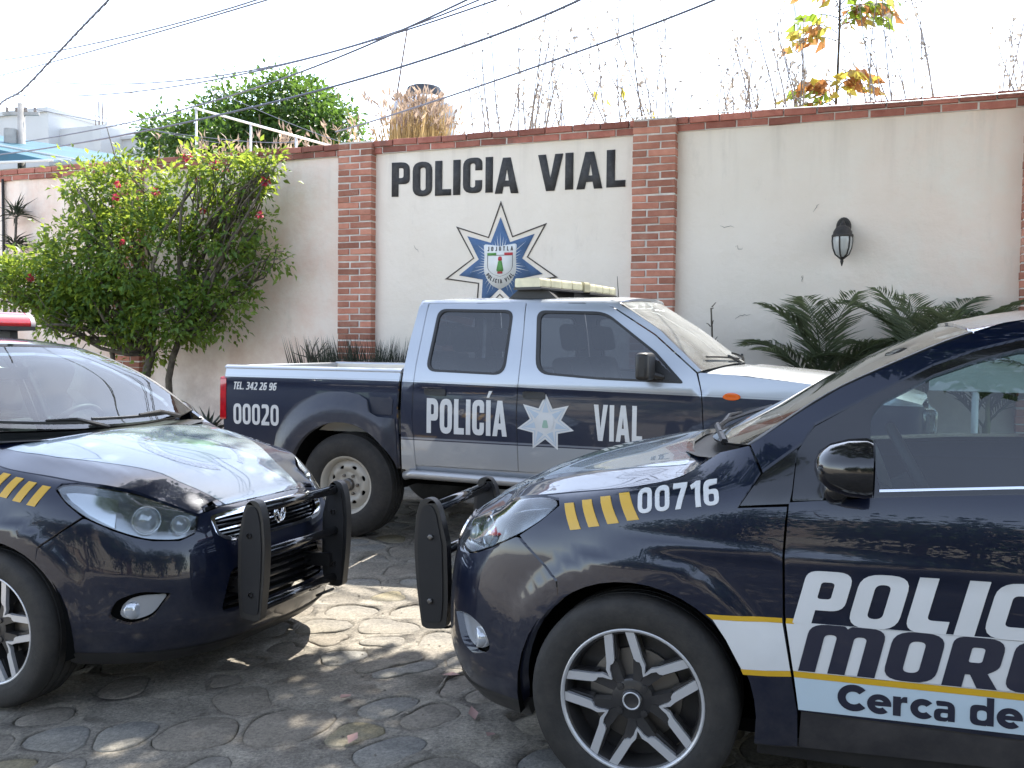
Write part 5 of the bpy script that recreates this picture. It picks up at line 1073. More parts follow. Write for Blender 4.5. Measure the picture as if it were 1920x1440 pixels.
# soil strip and kerb at the foot of the wall
m=MB(); xs=np.linspace(-11,7.5,80)
V=[];F=[]
for i,x in enumerate(xs):
    for o,z in ((.0,.06),(.35,.09),(.62,.05)): V.append(Wp(x,o,z+random.gauss(0,.012)))
F=[(3*i+j,3*i+3+j,3*i+4+j,3*i+1+j) for i in range(len(xs)-1) for j in (0,1)]
m.add(V,F); m.build('planting_strip',M('dry_soil',(.13,.095,.065),rough=1,var=.3,vs=12,bump=.6,bs=25),smooth=True,kind='structure')
m=MB(); a,b=Wp(-11,.62,0),Wp(7.5,.62,0); c_,d_=Wp(7.5,.76,0),Wp(-11,.76,0); up=np.array([0,0,.14]); dn=np.array([0,0,-.2])
m.add([a+dn,b+dn,c_+dn,d_+dn,a+up,b+up,c_+up,d_+up],[(4,5,6,7),(3,2,6,7)[::-1],(0,1,5,4)]); m.build('kerb',M('kerb_concrete',(.32,.31,.29),rough=.9,var=.2,vs=6,bump=.4,bs=40),kind='structure')
# ---- painted sign on the wall ------------------------------------------------------
PBLK=M('black_wall_paint',(.022,.022,.025),rough=.8,dust=.10,dcol=(.5,.48,.45),ds=22); PBLU=M('blue_wall_paint',(.055,.12,.25),rough=.8,dust=.10,dcol=(.5,.5,.5),ds=22); PWHT=M('white_wall_paint',(.70,.70,.68),rough=.85,var=.05)
PGRN=M('green_wall_paint',(.10,.27,.07),rough=.8,var=.2); PRED=M('red_wall_paint',(.45,.05,.06),rough=.8,var=.2); POUT=M('brown_wall_paint',(.055,.045,.04),rough=.8,dust=.1,ds=22)
sign=empty('painted_wall_sign',Wp(0,0,0),WY,'POLICIA VIAL in black letters and a blue seven-pointed star painted on the wall','sign')
wf=lambda a,b:np.stack([a,0*a-.006,b],-1)
def paint(name,loops,mat,par=sign,off=0.,res=.25): return panel(name,loops,wf,mat,par,res=res,off=off,rim=.0035,C0=(0,9,0),nrm=False)
def word(txt,x0,x1,z0,z1,h):
    lp,wd=spell(txt,G,h,1,.07); k=(x1-x0)/wd
    i=0
    for ch in txt:
        n=len(G[ch][1]); L=[np.stack([x0+l[:,0]*k+random.gauss(0,.004),z0+(z1-z0)*(l[:,0]*k)/(x1-x0)+l[:,1]],1) for l in lp[i:i+n]]; i+=n
        d=random.gauss(0,.006); L=[l+np.array([0,d])+np.stack([.0*l[:,1],0*l[:,0]],1) for l in L]
        paint('letter',L,PBLK)
word('POLICIA',-1.345,.045,2.835,2.815,.345); word('VIAL',.245,1.105,2.815,2.815,.345)
SCN=(-.138,2.125)
def st7(R,r,sq=1.0): return [(SCN[0]+(R if k%2==0 else r)*math.sin(math.pi*k/7)*sq,SCN[1]+(R if k%2==0 else r)*math.cos(math.pi*k/7)) for k in range(14)]
star=paint('star_outline',[np.array(st7(.615,.300)),np.array(st7(.580,.285))],POUT)
paint('star_fill',[np.array(st7(.455,.235))],PBLU)
for k in range(49):
    t=2*math.pi*k/49; d=abs(((k+3)%7)-3)/3; r1=.31-.10*d if k%7 else .335; r1*=random.uniform(.9,1.05); w=.017
    paint('star_ray',[np.array([(SCN[0]+r1*math.sin(t),SCN[1]+r1*math.cos(t)),(SCN[0]+.15*math.sin(t+w*1.7),SCN[1]+.15*math.cos(t+w*1.7)),(SCN[0]+.15*math.sin(t-w*1.7),SCN[1]+.15*math.cos(t-w*1.7))])],PWHT,star,off=.0015)
sh=rnd([(-.175,.20,.03),(0,.175),(.175,.20,.03),(.165,.08),(.175,-.08,.06),(.10,-.20,.06),(0,-.245),(-.10,-.20,.06),(-.175,-.08,.06),(-.165,.08)],4)
shield=paint('shield',[sh+np.array(SCN)],PWHT,star,off=.003)
i1=rnd([(-.135,.09),(.135,.09),(.135,-.05,.05),(.07,-.10,.03),(0,-.12),(-.07,-.10,.03),(-.135,-.05,.05)],4); c=i1.mean(0); paint('shield_line',[i1+np.array(SCN),c+(i1-c)*.965+np.array(SCN)],POUT,star,off=.0045)
for (xa,xb,mt) in ((-.135,-.04,PGRN),(.045,.135,PRED)): paint('flag_band',[np.array([(xa,.085),(xb,.085),(xb,.112),(xa,.112)])+np.array(SCN)],mt,star,off=.005)
paint('emblem',[rnd([(-.018,.035,.01),(.018,.035,.01),(.042,-.075,.03),(-.042,-.075,.03)],4)+np.array(SCN)],PGRN,star,off=.005)
paint('emblem_top',[rnd([(-.022,.035,.01),(.022,.035,.01),(.018,.075,.015),(-.018,.075,.015)],4)+np.array(SCN)],PRED,star,off=.0055)
paint('emblem_foot',[rnd([(-.030,-.092,.01),(.030,-.092,.01),(.026,-.070,.01),(-.026,-.070,.01)],4)+np.array(SCN)],PRED,star,off=.006)
def arc_word(txt,r,a0,a1,h,flip):
    n=len(txt)
    for i,ch in enumerate(txt):
        if ch==' ': continue
        a=rad(a0+(a1-a0)*i/(n-1)); lp,wd=spell(ch,G,h,.95)
        cx,cy=SCN[0]+r*math.sin(a),SCN[1]+r*math.cos(a)*(1 if not flip else 1); ro=-a if not flip else math.pi-a
        L=[]
        for l in lp:
            q=l-np.array([wd/2,h/2]); L.append(np.stack([cx+q[:,0]*math.cos(ro)-q[:,1]*math.sin(ro),cy+q[:,0]*math.sin(ro)+q[:,1]*math.cos(ro)],1))
        paint('letter',L,PBLK,star,off=.0055)
for i,ch in enumerate('JOJUTLA'):
    lp,wd=spell(ch,G,.042,1.0); x=-.125+.0415*i; paint('letter',[l+np.array([SCN[0]+x-wd/2,SCN[1]+.130+.05*x*x]) for l in lp],PBLK,star,off=.0055)
arc_word('POLICIA VIAL',.165,232,128,.040,True)
# ---------------------------------------------------------------- plants
def leaf_mesh(P,D,U,L,Wd,fold=.25,curl=.15):
    """folded leaves: P base, D direction, U rough up, L length, Wd width (arrays)"""
    D=D/(np.linalg.norm(D,axis=1)[:,None]+1e-9); S=np.cross(D,U); S/=np.linalg.norm(S,axis=1)[:,None]+1e-9; U2=np.cross(S,D)
    L=np.asarray(L)[:,None];W=np.asarray(Wd)[:,None]
    a=P; m=P+D*L*.5-U2*L*curl*.2; tip=P+D*L-U2*L*curl; l=P+D*L*.45+S*W*.5+U2*W*fold; r=P+D*L*.45-S*W*.5+U2*W*fold
    n=len(P); V=np.stack([a,l,tip,r,m],1).reshape(-1,3); i=np.arange(n)*5
    F=np.concatenate([np.stack([i,i+4,i+1],1),np.stack([i+1,i+4,i+2],1),np.stack([i,i+3,i+4],1),np.stack([i+3,i+2,i+4],1)])
    return V,F
def tri_obj(name,V,F,mat,parent,kind=None):
    me=bpy.data.meshes.new(name); me.vertices.add(len(V)); me.vertices.foreach_set('co',np.asarray(V,np.float32).ravel()); n=len(F)
    me.loops.add(3*n); me.loops.foreach_set('vertex_index',np.asarray(F,np.int32).ravel()); me.polygons.add(n); me.polygons.foreach_set('loop_start',np.arange(0,3*n,3,dtype=np.int32))
    me.update(calc_edges=True); me.validate(); me.materials.append(mat); o=link(bpy.data.objects.new(name,me),parent)
    if kind: o['kind']=kind
    return o
def blob_pts(c,r,n,shell=.55):
    """points inside an ellipsoid, thicker towards its skin"""
    v=RNG.normal(size=(n,3)); v/=np.linalg.norm(v,axis=1)[:,None]; k=(shell+(1-shell)*RNG.random(n))**.8
    return np.array(c)+v*np.array(r)*k[:,None]
def crown(lobes,nclump,nleaf,lsize,crad,droop=.25):
    P=[];D=[];U=[]
    tot=sum(np.prod(l[1])**(2/3) for l in lobes)
    for c,r in lobes:
        n=max(2,int(nclump*np.prod(r)**(2/3)/tot)); C=blob_pts(c,r,n)
        out=(C-np.array(c)); out/=np.linalg.norm(out,axis=1)[:,None]+1e-9
        for q,o in zip(C,out):
            k=max(3,int(nleaf*random.uniform(.5,1.4))); v=RNG.normal(size=(k,3)); rr=crad*random.uniform(.6,1.2)
            p=q+v*rr*.55; d=o*.6+v*.7+RNG.normal(0,.35,(k,3)); d[:,2]-=droop; P.append(p);D.append(d); U.append(np.array([0,0,1.])+RNG.normal(0,.6,(k,3))+o*.4)
    P=np.vstack(P);D=np.vstack(D);U=np.vstack(U); n=len(P); L=lsize*RNG.uniform(.6,1.25,n)
    return leaf_mesh(P,D,U,L,L*RNG.uniform(.45,.62,n))
def limb(m,a,b,r0,r1,wig=.08,seg=7,n=7,sag=0):
    a=np.array(a,float);b=np.array(b,float); L=np.linalg.norm(b-a); o=RNG.normal(0,wig*L,(3,)); o2=RNG.normal(0,wig*L*.5,(3,)); t=np.linspace(0,1,n)[:,None]
    P=a+(b-a)*t+np.sin(np.pi*t)*o+np.sin(2*np.pi*t)*o2; P[:,2]-=sag*np.sin(np.pi*t[:,0]); m.tube(P,r0+(r1-r0)*t[:,0],seg); return P
BARK=M('grey_bark',(.10,.085,.065),rough=.95,var=.35,vs=14,bump=.7,bs=30)
LBUSH=LEAF('shrub_leaf',(.062,.130,.028),(.40,.50,.06),tf=.42,var=.45); LTREE=LEAF('tree_leaf',(.040,.085,.022),(.16,.28,.04),tf=.32); LPALM=LEAF('palm_leaf',(.105,.130,.080),(.22,.28,.11),tf=.25,rough=.5)
LDARK=LEAF('street_tree_leaf',(.030,.062,.018),(.10,.18,.03),tf=.28)
STRAW=LEAF('dry_straw',(.34,.24,.11),(.50,.36,.16),tf=.4,var=.3); SEED=LEAF('dry_seedhead',(.30,.22,.17),(.42,.32,.24),tf=.4)
WEED=LEAF('dry_weed_stem',(.30,.27,.25),(.42,.38,.33),tf=.35); PINK=LEAF('pink_bract',(.55,.05,.11),(.75,.10,.18),tf=.4,var=.25)
YEL=LEAF('yellow_leaf',(.34,.28,.06),(.50,.42,.08),tf=.55,var=.3); ORA=LEAF('orange_leaf',(.28,.13,.05),(.42,.20,.07),tf=.5,var=.3); LIME=LEAF('lime_leaf',(.13,.19,.03),(.30,.42,.05),tf=.5)
# flowering shrub by the left wall
bush=empty('flowering_shrub',Wp(-4.1,.55,0),0,'sprawling green shrub with pink flowers against the left part of the wall','shrub')
B0=np.array(bush.location)
lob=[((-5.15,1.05,1.90),(.50,.40,.33)),((-5.32,1.2,1.97),(.34,.35,.24)),((-4.72,1.0,2.02),(.48,.45,.42)),((-4.38,.95,2.15),(.55,.5,.50)),((-3.85,.8,2.20),(.62,.5,.58)),((-4.12,.68,2.92),(.45,.36,.42)),((-4.55,.70,2.95),(.35,.32,.33)),((-3.45,.6,2.70),(.48,.36,.44)),((-3.0,.52,3.02),(.32,.25,.24)),((-2.68,.5,3.05),(.20,.18,.13)),((-2.95,.6,2.45),(.34,.30,.34)),((-2.60,.5,2.55),(.14,.14,.10)),((-2.58,.5,2.20),(.16,.14,.12)),((-3.0,.6,1.75),(.30,.28,.30)),((-3.45,.7,1.72),(.46,.36,.38)),((-4.2,.9,1.66),(.42,.38,.32)),((-4.75,.95,1.72),(.34,.34,.26)),((-3.95,.55,1.20),(.14,.12,.16)),((-3.6,.65,1.50),(.40,.30,.22)),((-4.35,.8,1.50),(.40,.32,.20)),((-4.8,1.0,1.66),(.35,.3,.22)),((-2.75,.55,2.86),(.12,.12,.10))]
for _ in range(34):                                   # ragged shoots beyond the crown
    c,r=random.choice(lob); v=RNG.normal(size=3); v/=np.linalg.norm(v); k=random.uniform(1.0,1.35); lob.append(((c[0]+v[0]*r[0]*k,max(.15,c[1]+v[1]*r[1]*k),c[2]+v[2]*r[2]*k),(random.uniform(.05,.13),)*3))
lw=[(Wp(*c)-B0,(r[0],r[1],r[2])) for c,r in lob]
V,F=crown(lw,960,22,.072,.12); tri_obj('crown',V,F,LBUSH,bush)
m=MB(); base=Wp(-4.12,.5,.05)-B0; fork=Wp(-4.02,.5,1.20)-B0; b2=Wp(-3.95,.45,.10)-B0; f2=Wp(-3.62,.5,1.42)-B0
limb(m,base,fork,.055,.045,.04,9); limb(m,Wp(-4.32,.55,.05)-B0,Wp(-4.45,.6,1.45)-B0,.035,.025,.05); limb(m,b2,f2,.04,.034,.03,9)
for c,r in lob:
    e=Wp(*c)-B0; a=fork if c[0]<-3.55 else f2; limb(m,a,e,.026,.008,.10)
    for _ in range(3): limb(m,a*.35+e*.65,e+RNG.normal(0,1,3)*np.array(r)*.75,.010,.004,.10,5,5)
m.build('branches',BARK,bush,smooth=True)
FL=[(-3.42,.62,3.25),(-2.44,.62,2.95),(-3.09,.6,3.16),(-3.15,.72,2.67),(-3.30,.6,3.02),(-2.95,.6,3.08),(-2.52,.62,2.62),(-3.75,1.2,2.32),(-4.05,.95,2.95),(-4.9,1.3,1.98),(-3.55,.95,2.85),(-3.98,1.05,2.80)]
for i,q in enumerate(FL):
    n=22; c=Wp(*q)-B0; rr=.052 if i<3 else random.uniform(.028,.04); v=RNG.normal(size=(n,3)); v/=np.linalg.norm(v,axis=1)[:,None]; V,F=leaf_mesh(c+v*rr*.35,v,np.array([0,0,1.])+0*v,np.full(n,rr),np.full(n,rr*.9),.3,.1); tri_obj('flower',V,F,PINK,bush)
# tree beyond the wall
def tree(name,label,base,lobes,nc,nl,ls,cr,mat,trunk_r=.16,cat='tree',group=None,fork_z=None):
    t=empty(name,base,0,label,cat,group); b=np.array(base); V,F=crown([(np.array(c)-b,r) for c,r in lobes],nc,nl,ls,cr); tri_obj('crown',V,F,mat,t)
    m=MB(); top=np.mean([c for c,r in lobes],0)-b; fk=np.array([0,0,fork_z if fork_z else top[2]*.55]); limb(m,(0,0,-.2),fk,trunk_r,trunk_r*.7,.03,10)
    for c,r in lobes:
        e=np.array(c)-b; limb(m,fk,e,trunk_r*.45,trunk_r*.10,.08)
        for _ in range(3): limb(m,fk*.4+e*.6,e+RNG.normal(0,1,3)*np.array(r)*.6,trunk_r*.14,.012,.1,5,5)
    m.build('trunk',BARK,t,smooth=True); return t
tl=[(Wp(-11.2,-8,5.45),(.9,.8,.55)),(Wp(-10.3,-8,5.6),(.9,.9,.7)),(Wp(-9.4,-8,5.95),(1.0,1.0,.70)),(Wp(-8.5,-8.2,6.05),(1.0,1.0,.72)),(Wp(-7.7,-8,5.75),(.9,.9,.75)),(Wp(-7.15,-7.8,5.2),(.6,.7,.7)),(Wp(-9.0,-7.6,5.1),(1.6,1.0,.8)),(Wp(-11.7,-8,5.95),(.35,.4,.25)),(Wp(-8.9,-8,4.2),(2.2,1.0,.9))]
tree('leafy_tree','broad green tree rising behind the wall, left of the water tank',tuple(Wp(-9.2,-8,0)),tl,900,26,.14,.26,LTREE)
# areca palms at the foot of the wall
def frond(root,base,az,lift,L,nl=46,ll=.34,curve=1.1,roll=0):
    t=np.linspace(0,1,nl); d=np.array([math.cos(az),math.sin(az),0]); el=lift-curve*t**1.5
    step=L/nl; P=[np.array(base,float)]
    for e in el[:-1]: P.append(P[-1]+step*(d*math.cos(e)+np.array([0,0,math.sin(e)])))
    P=np.array(P); m=MB(); m.tube(P,np.linspace(.010,.002,nl),5); o=m.build('frond',LPALM,root,smooth=True)
    T=np.gradient(P,axis=0); T/=np.linalg.norm(T,axis=1)[:,None]; S=np.cross(T,[0,0,1.]); S/=np.linalg.norm(S,axis=1)[:,None]+1e-9; U=np.cross(S,T)
    k=slice(5,nl); Ps=[];Ds=[];Us=[];Ls=[]
    for sg in (-1,1):
        dd=T[k]*.62+S[k]*sg*.75+U[k]*.28+RNG.normal(0,.06,(nl-5,3)); Ps.append(P[k]);Ds.append(dd);Us.append(U[k]); tt=t[k]; Ls.append(ll*(np.sin(np.pi*np.clip(tt*.88+.10,0,1))**.6)*RNG.uniform(.85,1.1,nl-5))
    V,F=leaf_mesh(np.vstack(Ps),np.vstack(Ds),np.vstack(Us),np.concatenate(Ls),np.full(2*(nl-5),.013),.15,.30); tri_obj('leaflets',V,F,LPALM,o)
for i,(s,off,zt,n,lab,Lk) in enumerate([(2.98,.45,1.10,10,'feathery green palm clump nearest the pickup hood, against the wall',1.0),(3.58,.50,1.18,12,'tallest feathery palm clump, below and right of the wall lantern',1.12),(4.15,.45,1.10,10,'feathery palm clump beside the right-hand brick pilaster',1.0)]):
    b=Wp(s,off,.05); r=empty('areca_palm',b,0,lab,'palm','palms along the foot of the wall')
    m=MB(); tops=[]
    for k in range(4):
        q=np.array([random.gauss(0,.07),random.gauss(0,.06),zt*random.uniform(.55,.95)]); limb(m,(q[0]*.6,q[1]*.6,0),q,.022,.016,.03,7); tops.append(q)
    m.build('stems',M('palm_stem%d'%i,(.14,.15,.06),rough=.7,var=.2),r,smooth=True)
    for k in range(n):
        az=2*math.pi*(k+random.uniform(-.3,.3))/n+.4; q=tops[k%4]; frond(r,q,az,rad(random.uniform(52,84)),random.uniform(.75,1.12)*Lk,curve=random.uniform(.7,1.5),ll=.32)
# small plants
def spiky(name,label,base,n,L,wd,mat,el=(10,80),cat='plant',stem=None,curl=.3,group=None):
    r=empty(name,base,0,label,cat,group)
    if stem is not None: m=MB(); limb(m,(0,0,stem[0]),(stem[2],0,stem[1]),.022,.014,.02,6); m.build('stem',BARK,r,smooth=True)
    z0=(stem[1] if stem is not None else 0); x0=(stem[2] if stem is not None else 0)
    az=RNG.uniform(0,2*np.pi,n); e=np.radians(RNG.uniform(*el,n)); D=np.stack([np.cos(az)*np.cos(e),np.sin(az)*np.cos(e),np.sin(e)],1); Ls=L*RNG.uniform(.6,1.1,n)
    V,F=leaf_mesh(np.array([x0,0,z0])+RNG.normal(0,.02,(n,3)),D,np.array([0,0,1.])+0*D,Ls,np.full(n,wd),.2,curl); tri_obj('leaves',V,F,mat,r); return r
dr=spiky('dracaena','thin spiky two-tufted plant on a bare stem beside the drainpipe, far left',tuple(Wp(-6.43,.18,0)),46,.30,.022,M('dracaena_leaf',(.055,.07,.045),rough=.5,var=.3),el=(-10,75),stem=(0,2.82,.02),curl=.25)
az=RNG.uniform(0,2*np.pi,40); e=np.radians(RNG.uniform(-15,60,40)); D=np.stack([np.cos(az)*np.cos(e),np.sin(az)*np.cos(e),np.sin(e)],1); V,F=leaf_mesh(np.array([0.0,0,2.46])+RNG.normal(0,.015,(40,3)),D,np.array([0,0,1.])+0*D,.26*RNG.uniform(.6,1.1,40),np.full(40,.020),.2,.3); tri_obj('leaves',V,F,bpy.data.materials['dracaena_leaf'],dr)
GRS=M('dark_grass',(.045,.055,.035),rough=.8,var=.4)
r=empty('grass_tuft',tuple(Wp(-1.38,.32,.05)),0,'dark dry grass clump behind the pickup bed, below the sign','plant'); n=1100
P=np.stack([RNG.uniform(-.48,.48,n),RNG.uniform(-.12,.12,n),np.zeros(n)],1); P=P@np.array(Matrix.Rotation(WY,3,'Z')).T; az=RNG.uniform(0,6.28,n); D=np.stack([np.cos(az)*.5,np.sin(az)*.5,np.ones(n)],1); V,F=leaf_mesh(P,D,np.stack([np.cos(az),np.sin(az),0*az],1),1.33*RNG.uniform(.85,1.10,n),np.full(n,.022),.1,.12); tri_obj('blades',V,F,GRS,r)
r=empty('bare_twig',tuple(Wp(-1.97,.5,.05)),0,'small leafless twig sticking up behind the pickup bed','plant'); m=MB(); limb(m,(0,0,0),(0,0,1.12),.014,.010,.01)
for dx,dz,dy in ((-.12,.16,.0),(-.20,.09,.02),(.14,.20,0),(.06,.24,.03),(.20,.14,-.02),(-.06,.22,0)): P=limb(m,(0,0,1.10),(dx,dy,1.10+dz),.009,.003,.06,5,5); limb(m,P[2],P[2]+np.array([dx*.3+.04,0,.08]),.004,.002,.05,4,3)
m.build('branches',BARK,r,smooth=True)
r=empty('dry_stalk',tuple(Wp(1.97,.10,.05)),0,'single dry upright stalk against the wall behind the pickup windshield','plant'); m=MB(); P=limb(m,(0,0,0),(-.03,0,1.64),.012,.008,.012,6,12)
for k in range(22): q=P[4+k%8]+RNG.normal(0,.01,3); limb(m,q,q+np.array([random.uniform(-.05,.05),0,random.uniform(0,.06)]),.006,.003,.1,4,3)
m.build('stem',BARK,r,smooth=True)
spiky('agave','small spiky agave between the pickup tail and the left patrol car',tuple(Wp(-3.22,.55,.28)),34,.42,.045,M('agave_leaf',(.06,.07,.05),rough=.6,var=.3),el=(25,85))
# thicket of dry weeds along the wall top
def thicket(name,label,spots,mat,stemr=.006,leaf=None,kind='stuff',cat='weeds'):
    m=MB(); LP=[];LD=[]
    for (s,off,z0,z1,ds,n) in spots:
        for _ in range(n):
            a=Wp(s+random.gauss(0,.10),off+random.gauss(0,.10),z0); b=Wp(s+ds+random.gauss(0,.16),off+random.gauss(0,.15),z1+random.gauss(0,.12)); P=limb(m,a,b,stemr*random.uniform(.6,1.1),stemr*.3,.04,3,8)
            for q in range(2,8):
                for _k in range(random.randint(1,4)):
                    p=P[q]+(P[q-1]-P[q])*random.random()+RNG.normal(0,.018,3); LP.append(p); LD.append(RNG.normal(0,1,3)+np.array([0,0,.3]))
    o=m.build(name,mat,None,kind=kind); tag(o,label,cat)
    if leaf:
        n=len(LP); V,F=leaf_mesh(np.array(LP),np.array(LD),RNG.normal(0,1,(n,3)),RNG.uniform(.035,.085,n),RNG.uniform(.018,.04,n)); tri_obj('dry_leaves',V,F,leaf,o,kind='stuff')
    return o
sp=[]
for (s,h,ds,n) in [(-.62,1.05,-.35,2),(-.45,1.35,-.10,3),(-.35,.95,.25,3),(-.25,1.4,.40,2),(.02,.85,.35,2),(.55,.9,.05,2),(.9,1.05,-.35,3),(1.15,1.2,-.55,3),(1.45,1.25,-.45,3),(1.75,.6,.0,2),(2.0,.7,.05,3),(2.15,1.0,.0,3),(2.35,.85,-.1,2),(2.55,.75,.1,3),(3.3,1.1,-.35,3),(3.6,1.2,-.25,3),(4.25,1.1,.35,3),(4.45,1.2,.45,2),(4.9,.6,.05,2),(5.2,1.1,.0,2),(5.5,.6,0,2)]:
    sp.append((s,-.9,3.15,3.62+h*1.1,ds,n+1)); sp.append((s+random.uniform(-.2,.2),-1.3,3.15,3.5+h*random.uniform(.5,1.0),random.uniform(-.4,.4),3))
thicket('dry_weeds','tall dry leafy weed stems growing behind the wall top right of the tank',sp,WEED,.012,WEED)
# reeds before the tank, straw grass before the tree
def reeds(name,label,s0,s1,off,z0,zt,n,mat,head):
    P=np.stack([RNG.uniform(s0,s1,n),off+RNG.normal(0,.25,n),np.full(n,z0)],1); Q=WpA(P[:,0],P[:,1],P[:,2]); D=np.stack([RNG.normal(0,.12,n),RNG.normal(0,.08,n),np.ones(n)],1); L=(zt-z0)*RNG.uniform(.72,1.02,n)
    V,F=leaf_mesh(Q,D,np.array([0,-1.,0])+RNG.normal(0,.3,(n,3)),L,np.full(n,.03),.1,.05); o=tri_obj(name,V,F,mat,None,'stuff'); tag(o,label,'reeds')
    k=n//2; T=Q[:k]+D[:k]*L[:k,None]; V,F=leaf_mesh(np.repeat(T,3,0)+RNG.normal(0,.03,(3*k,3)),np.repeat(D[:k],3,0)+RNG.normal(0,.4,(3*k,3)),RNG.normal(0,1,(3*k,3)),RNG.uniform(.08,.2,3*k),np.full(3*k,.04),.1,.2); tri_obj('seedheads',V,F,head,o,'stuff'); return o
reeds('dry_reeds','dry golden reeds standing in front of the water tank',-3.42,-2.74,-3.9,3.2,4.84,520,STRAW,SEED)
reeds('straw_grass','pale straw grass with pink plumes in front of the green tree',-7.6,-3.6,-4.0,3.2,4.50,230,STRAW,SEED)
# sapling with autumn leaves
r=empty('autumn_sapling',tuple(Wp(2.84,-1.2,3.0)),0,'young tree with yellow and orange leaves above the wall, near the right','sapling'); m=MB(); st=limb(m,(0,0,0),(.02,0,2.0),.016,.010,.01)
AUT=(YEL,ORA,LIME)
def pinnate(p,d,L,sag,mats):
    n=8; P=[np.array(p,float)]; d=np.array(d,float); d/=np.linalg.norm(d); mm=MB()
    for k in range(n): dd=d-np.array([0,0,sag*k/n]); P.append(P[-1]+dd/np.linalg.norm(dd)*L/n)
    mm.tube(P,np.linspace(.006,.003,n+1),4); o=mm.build('leaf_stalk',BARK,r); sd=np.cross(d,[0,0,1]); sd/=np.linalg.norm(sd)+1e-9
    A=[];B_=[]
    for k in range(2,n+1):
        for sg in (-1,1): A.append(P[k]); B_.append(sd*sg*.8+d*.5+np.array([0,0,-.75])+RNG.normal(0,.15,3))
    q=len(A); Ls=RNG.uniform(.13,.19,q); V,F=leaf_mesh(np.array(A),np.array(B_),RNG.normal(0,1,(q,3))*[1,1,.2],Ls,Ls*.52,.15,.15)
    c=[random.choice(mats) for _ in range(q)]; ms=sorted(set(c)); ob=tri_obj('leaflets',V,F,AUT[ms[0]],o)
    for k in ms[1:]: ob.data.materials.append(AUT[k])
    ob.data.polygons.foreach_set('material_index',[ms.index(c[f[0]//5]) for f in F])
R3=Matrix.Rotation(WY,3,'Z')
m.build('stem',BARK,r,smooth=True)
PN=[(.62,-.9,.50,(0,1,1)),(.66,.9,.46,(0,1,0)),(.72,-.6,.52,(1,2,0)),(.80,-.5,.40,(1,2,0)),(.85,.5,.40,(1,0)),(.90,-1,.36,(1,0)),(.95,.7,.30,(1,0)),(.78,.2,.4,(0,1)),(.70,-.2,.4,(1,1,0)),(.68,-1,.42,(1,0,2)),(.82,.9,.40,(0,1)),(1.30,-1,.46,(0,1,0)),(1.38,-.7,.42,(0,0,1)),(1.42,.9,.48,(0,2,1)),(1.45,.3,.40,(1,2)),(1.52,-.8,.42,(0,2)),(1.52,1,.54,(2,0,1)),(1.58,.7,.52,(2,0,1)),(1.62,.4,.48,(2,2,0)),(1.65,-.3,.40,(0,1)),(1.5,.6,.46,(1,2)),(1.70,1,.54,(2,0)),(1.75,-.6,.4,(0,1))]
for (z,dx,L,ms_) in PN: pinnate((.01,0,z),np.array(R3@Vector((dx,random.uniform(-.5,.5),.45))),L,1.1,ms_)
r=empty('autumn_sprig',tuple(Wp(.72,-1.1,3.0)),0,'small sprig with a few yellow leaves above the coping between sign and lantern bays','sapling'); m=MB(); limb(m,(0,0,0),(.02,0,1.05),.008,.004,.01,5)
A=[(-.28,0,1.02),(-.20,0,.96),(-.14,0,.93),(.28,0,.80),(.36,0,.76),(.30,0,.62),(.24,0,.55),(.02,0,1.02)]; 
for q_ in A: V,F=leaf_mesh(np.array([np.array(R3@Vector(q_))]),RNG.normal(0,.5,(1,3))+[0.3,0,-.5],RNG.normal(0,1,(1,3)),[.13],[.06]); tri_obj('leaf',V,F,YEL,r)
for a in A: limb(m,(.01,0,a[2]-.1),np.array(R3@Vector(a)),.004,.002,.05,4,4)
m.build('stem',BARK,r,smooth=True)
# ---------------------------------------------------------------- background buildings, tank, fittings
WHT=M('white_render',(.46,.47,.48),rough=.9,var=.06,vs=.8,bump=.2,bs=8); WHT2=M('cream_render',(.46,.43,.36),rough=.9,var=.08,vs=.8)
TEAL=M('teal_sheet',(.012,.085,.12),rough=.5,var=.2,vs=2); GALV=M('galvanised_pipe',(.62,.63,.64),rough=.5,metal=.2); CONC=M('pole_concrete',(.30,.29,.28),rough=.9,var=.15,vs=6); RUST=M('rusty_rebar',(.12,.075,.05),rough=.9); TANK=M('tank_plastic',(.34,.36,.40),rough=.5,var=.1,vs=2); IRON=M('black_iron',(.014,.013,.013),rough=.5,metal=.3,dust=.15,bump=.3,bs=60)
def wbox(m,s0,s1,o0,o1,z0,z1):
    V=[Wp(s,o,z) for s in(s0,s1) for o in(o0,o1) for z in(z0,z1)]; m.add(V,[(0,1,3,2),(4,6,7,5),(0,4,5,1),(2,3,7,6),(0,2,6,4),(1,5,7,3)])
bd=empty('white_building',tuple(Wp(-19,-12,0)),0,'plain white flat-roofed building behind the utility pole, far left','building'); B=np.array(bd.location)
def wpart(name,mat,par,*bx):
    m=MB(); [wbox(m,*b) for b in bx]; o=m.build(name,mat,par); o.location=-np.array(par.location); return o
wpart('wall',WHT,bd,(-26,-19.2,-17,-11.8,0,7.75)); wpart('wall',WHT,bd,(-19.2,-17.45,-17,-12.2,0,7.35)); wpart('pier',WHT,bd,(-17.45,-17.15,-12.6,-11.7,0,7.2)); wpart('wall',WHT,bd,(-17.15,-13.6,-17,-12.5,0,6.95))
wpart('parapet',WHT,bd,(-26.05,-19.15,-17.05,-11.72,7.75,7.87)); wpart('parapet',WHT,bd,(-17.2,-13.55,-17.05,-12.42,6.95,7.03)); wpart('window',M('dark_pane',(.03,.035,.04),rough=.1),bd,(-22.6,-21.4,-11.82,-11.76,4.4,5.6)); wpart('window',bpy.data.materials['dark_pane'],bd,(-16.6,-15.6,-12.52,-12.46,3.6,4.7))
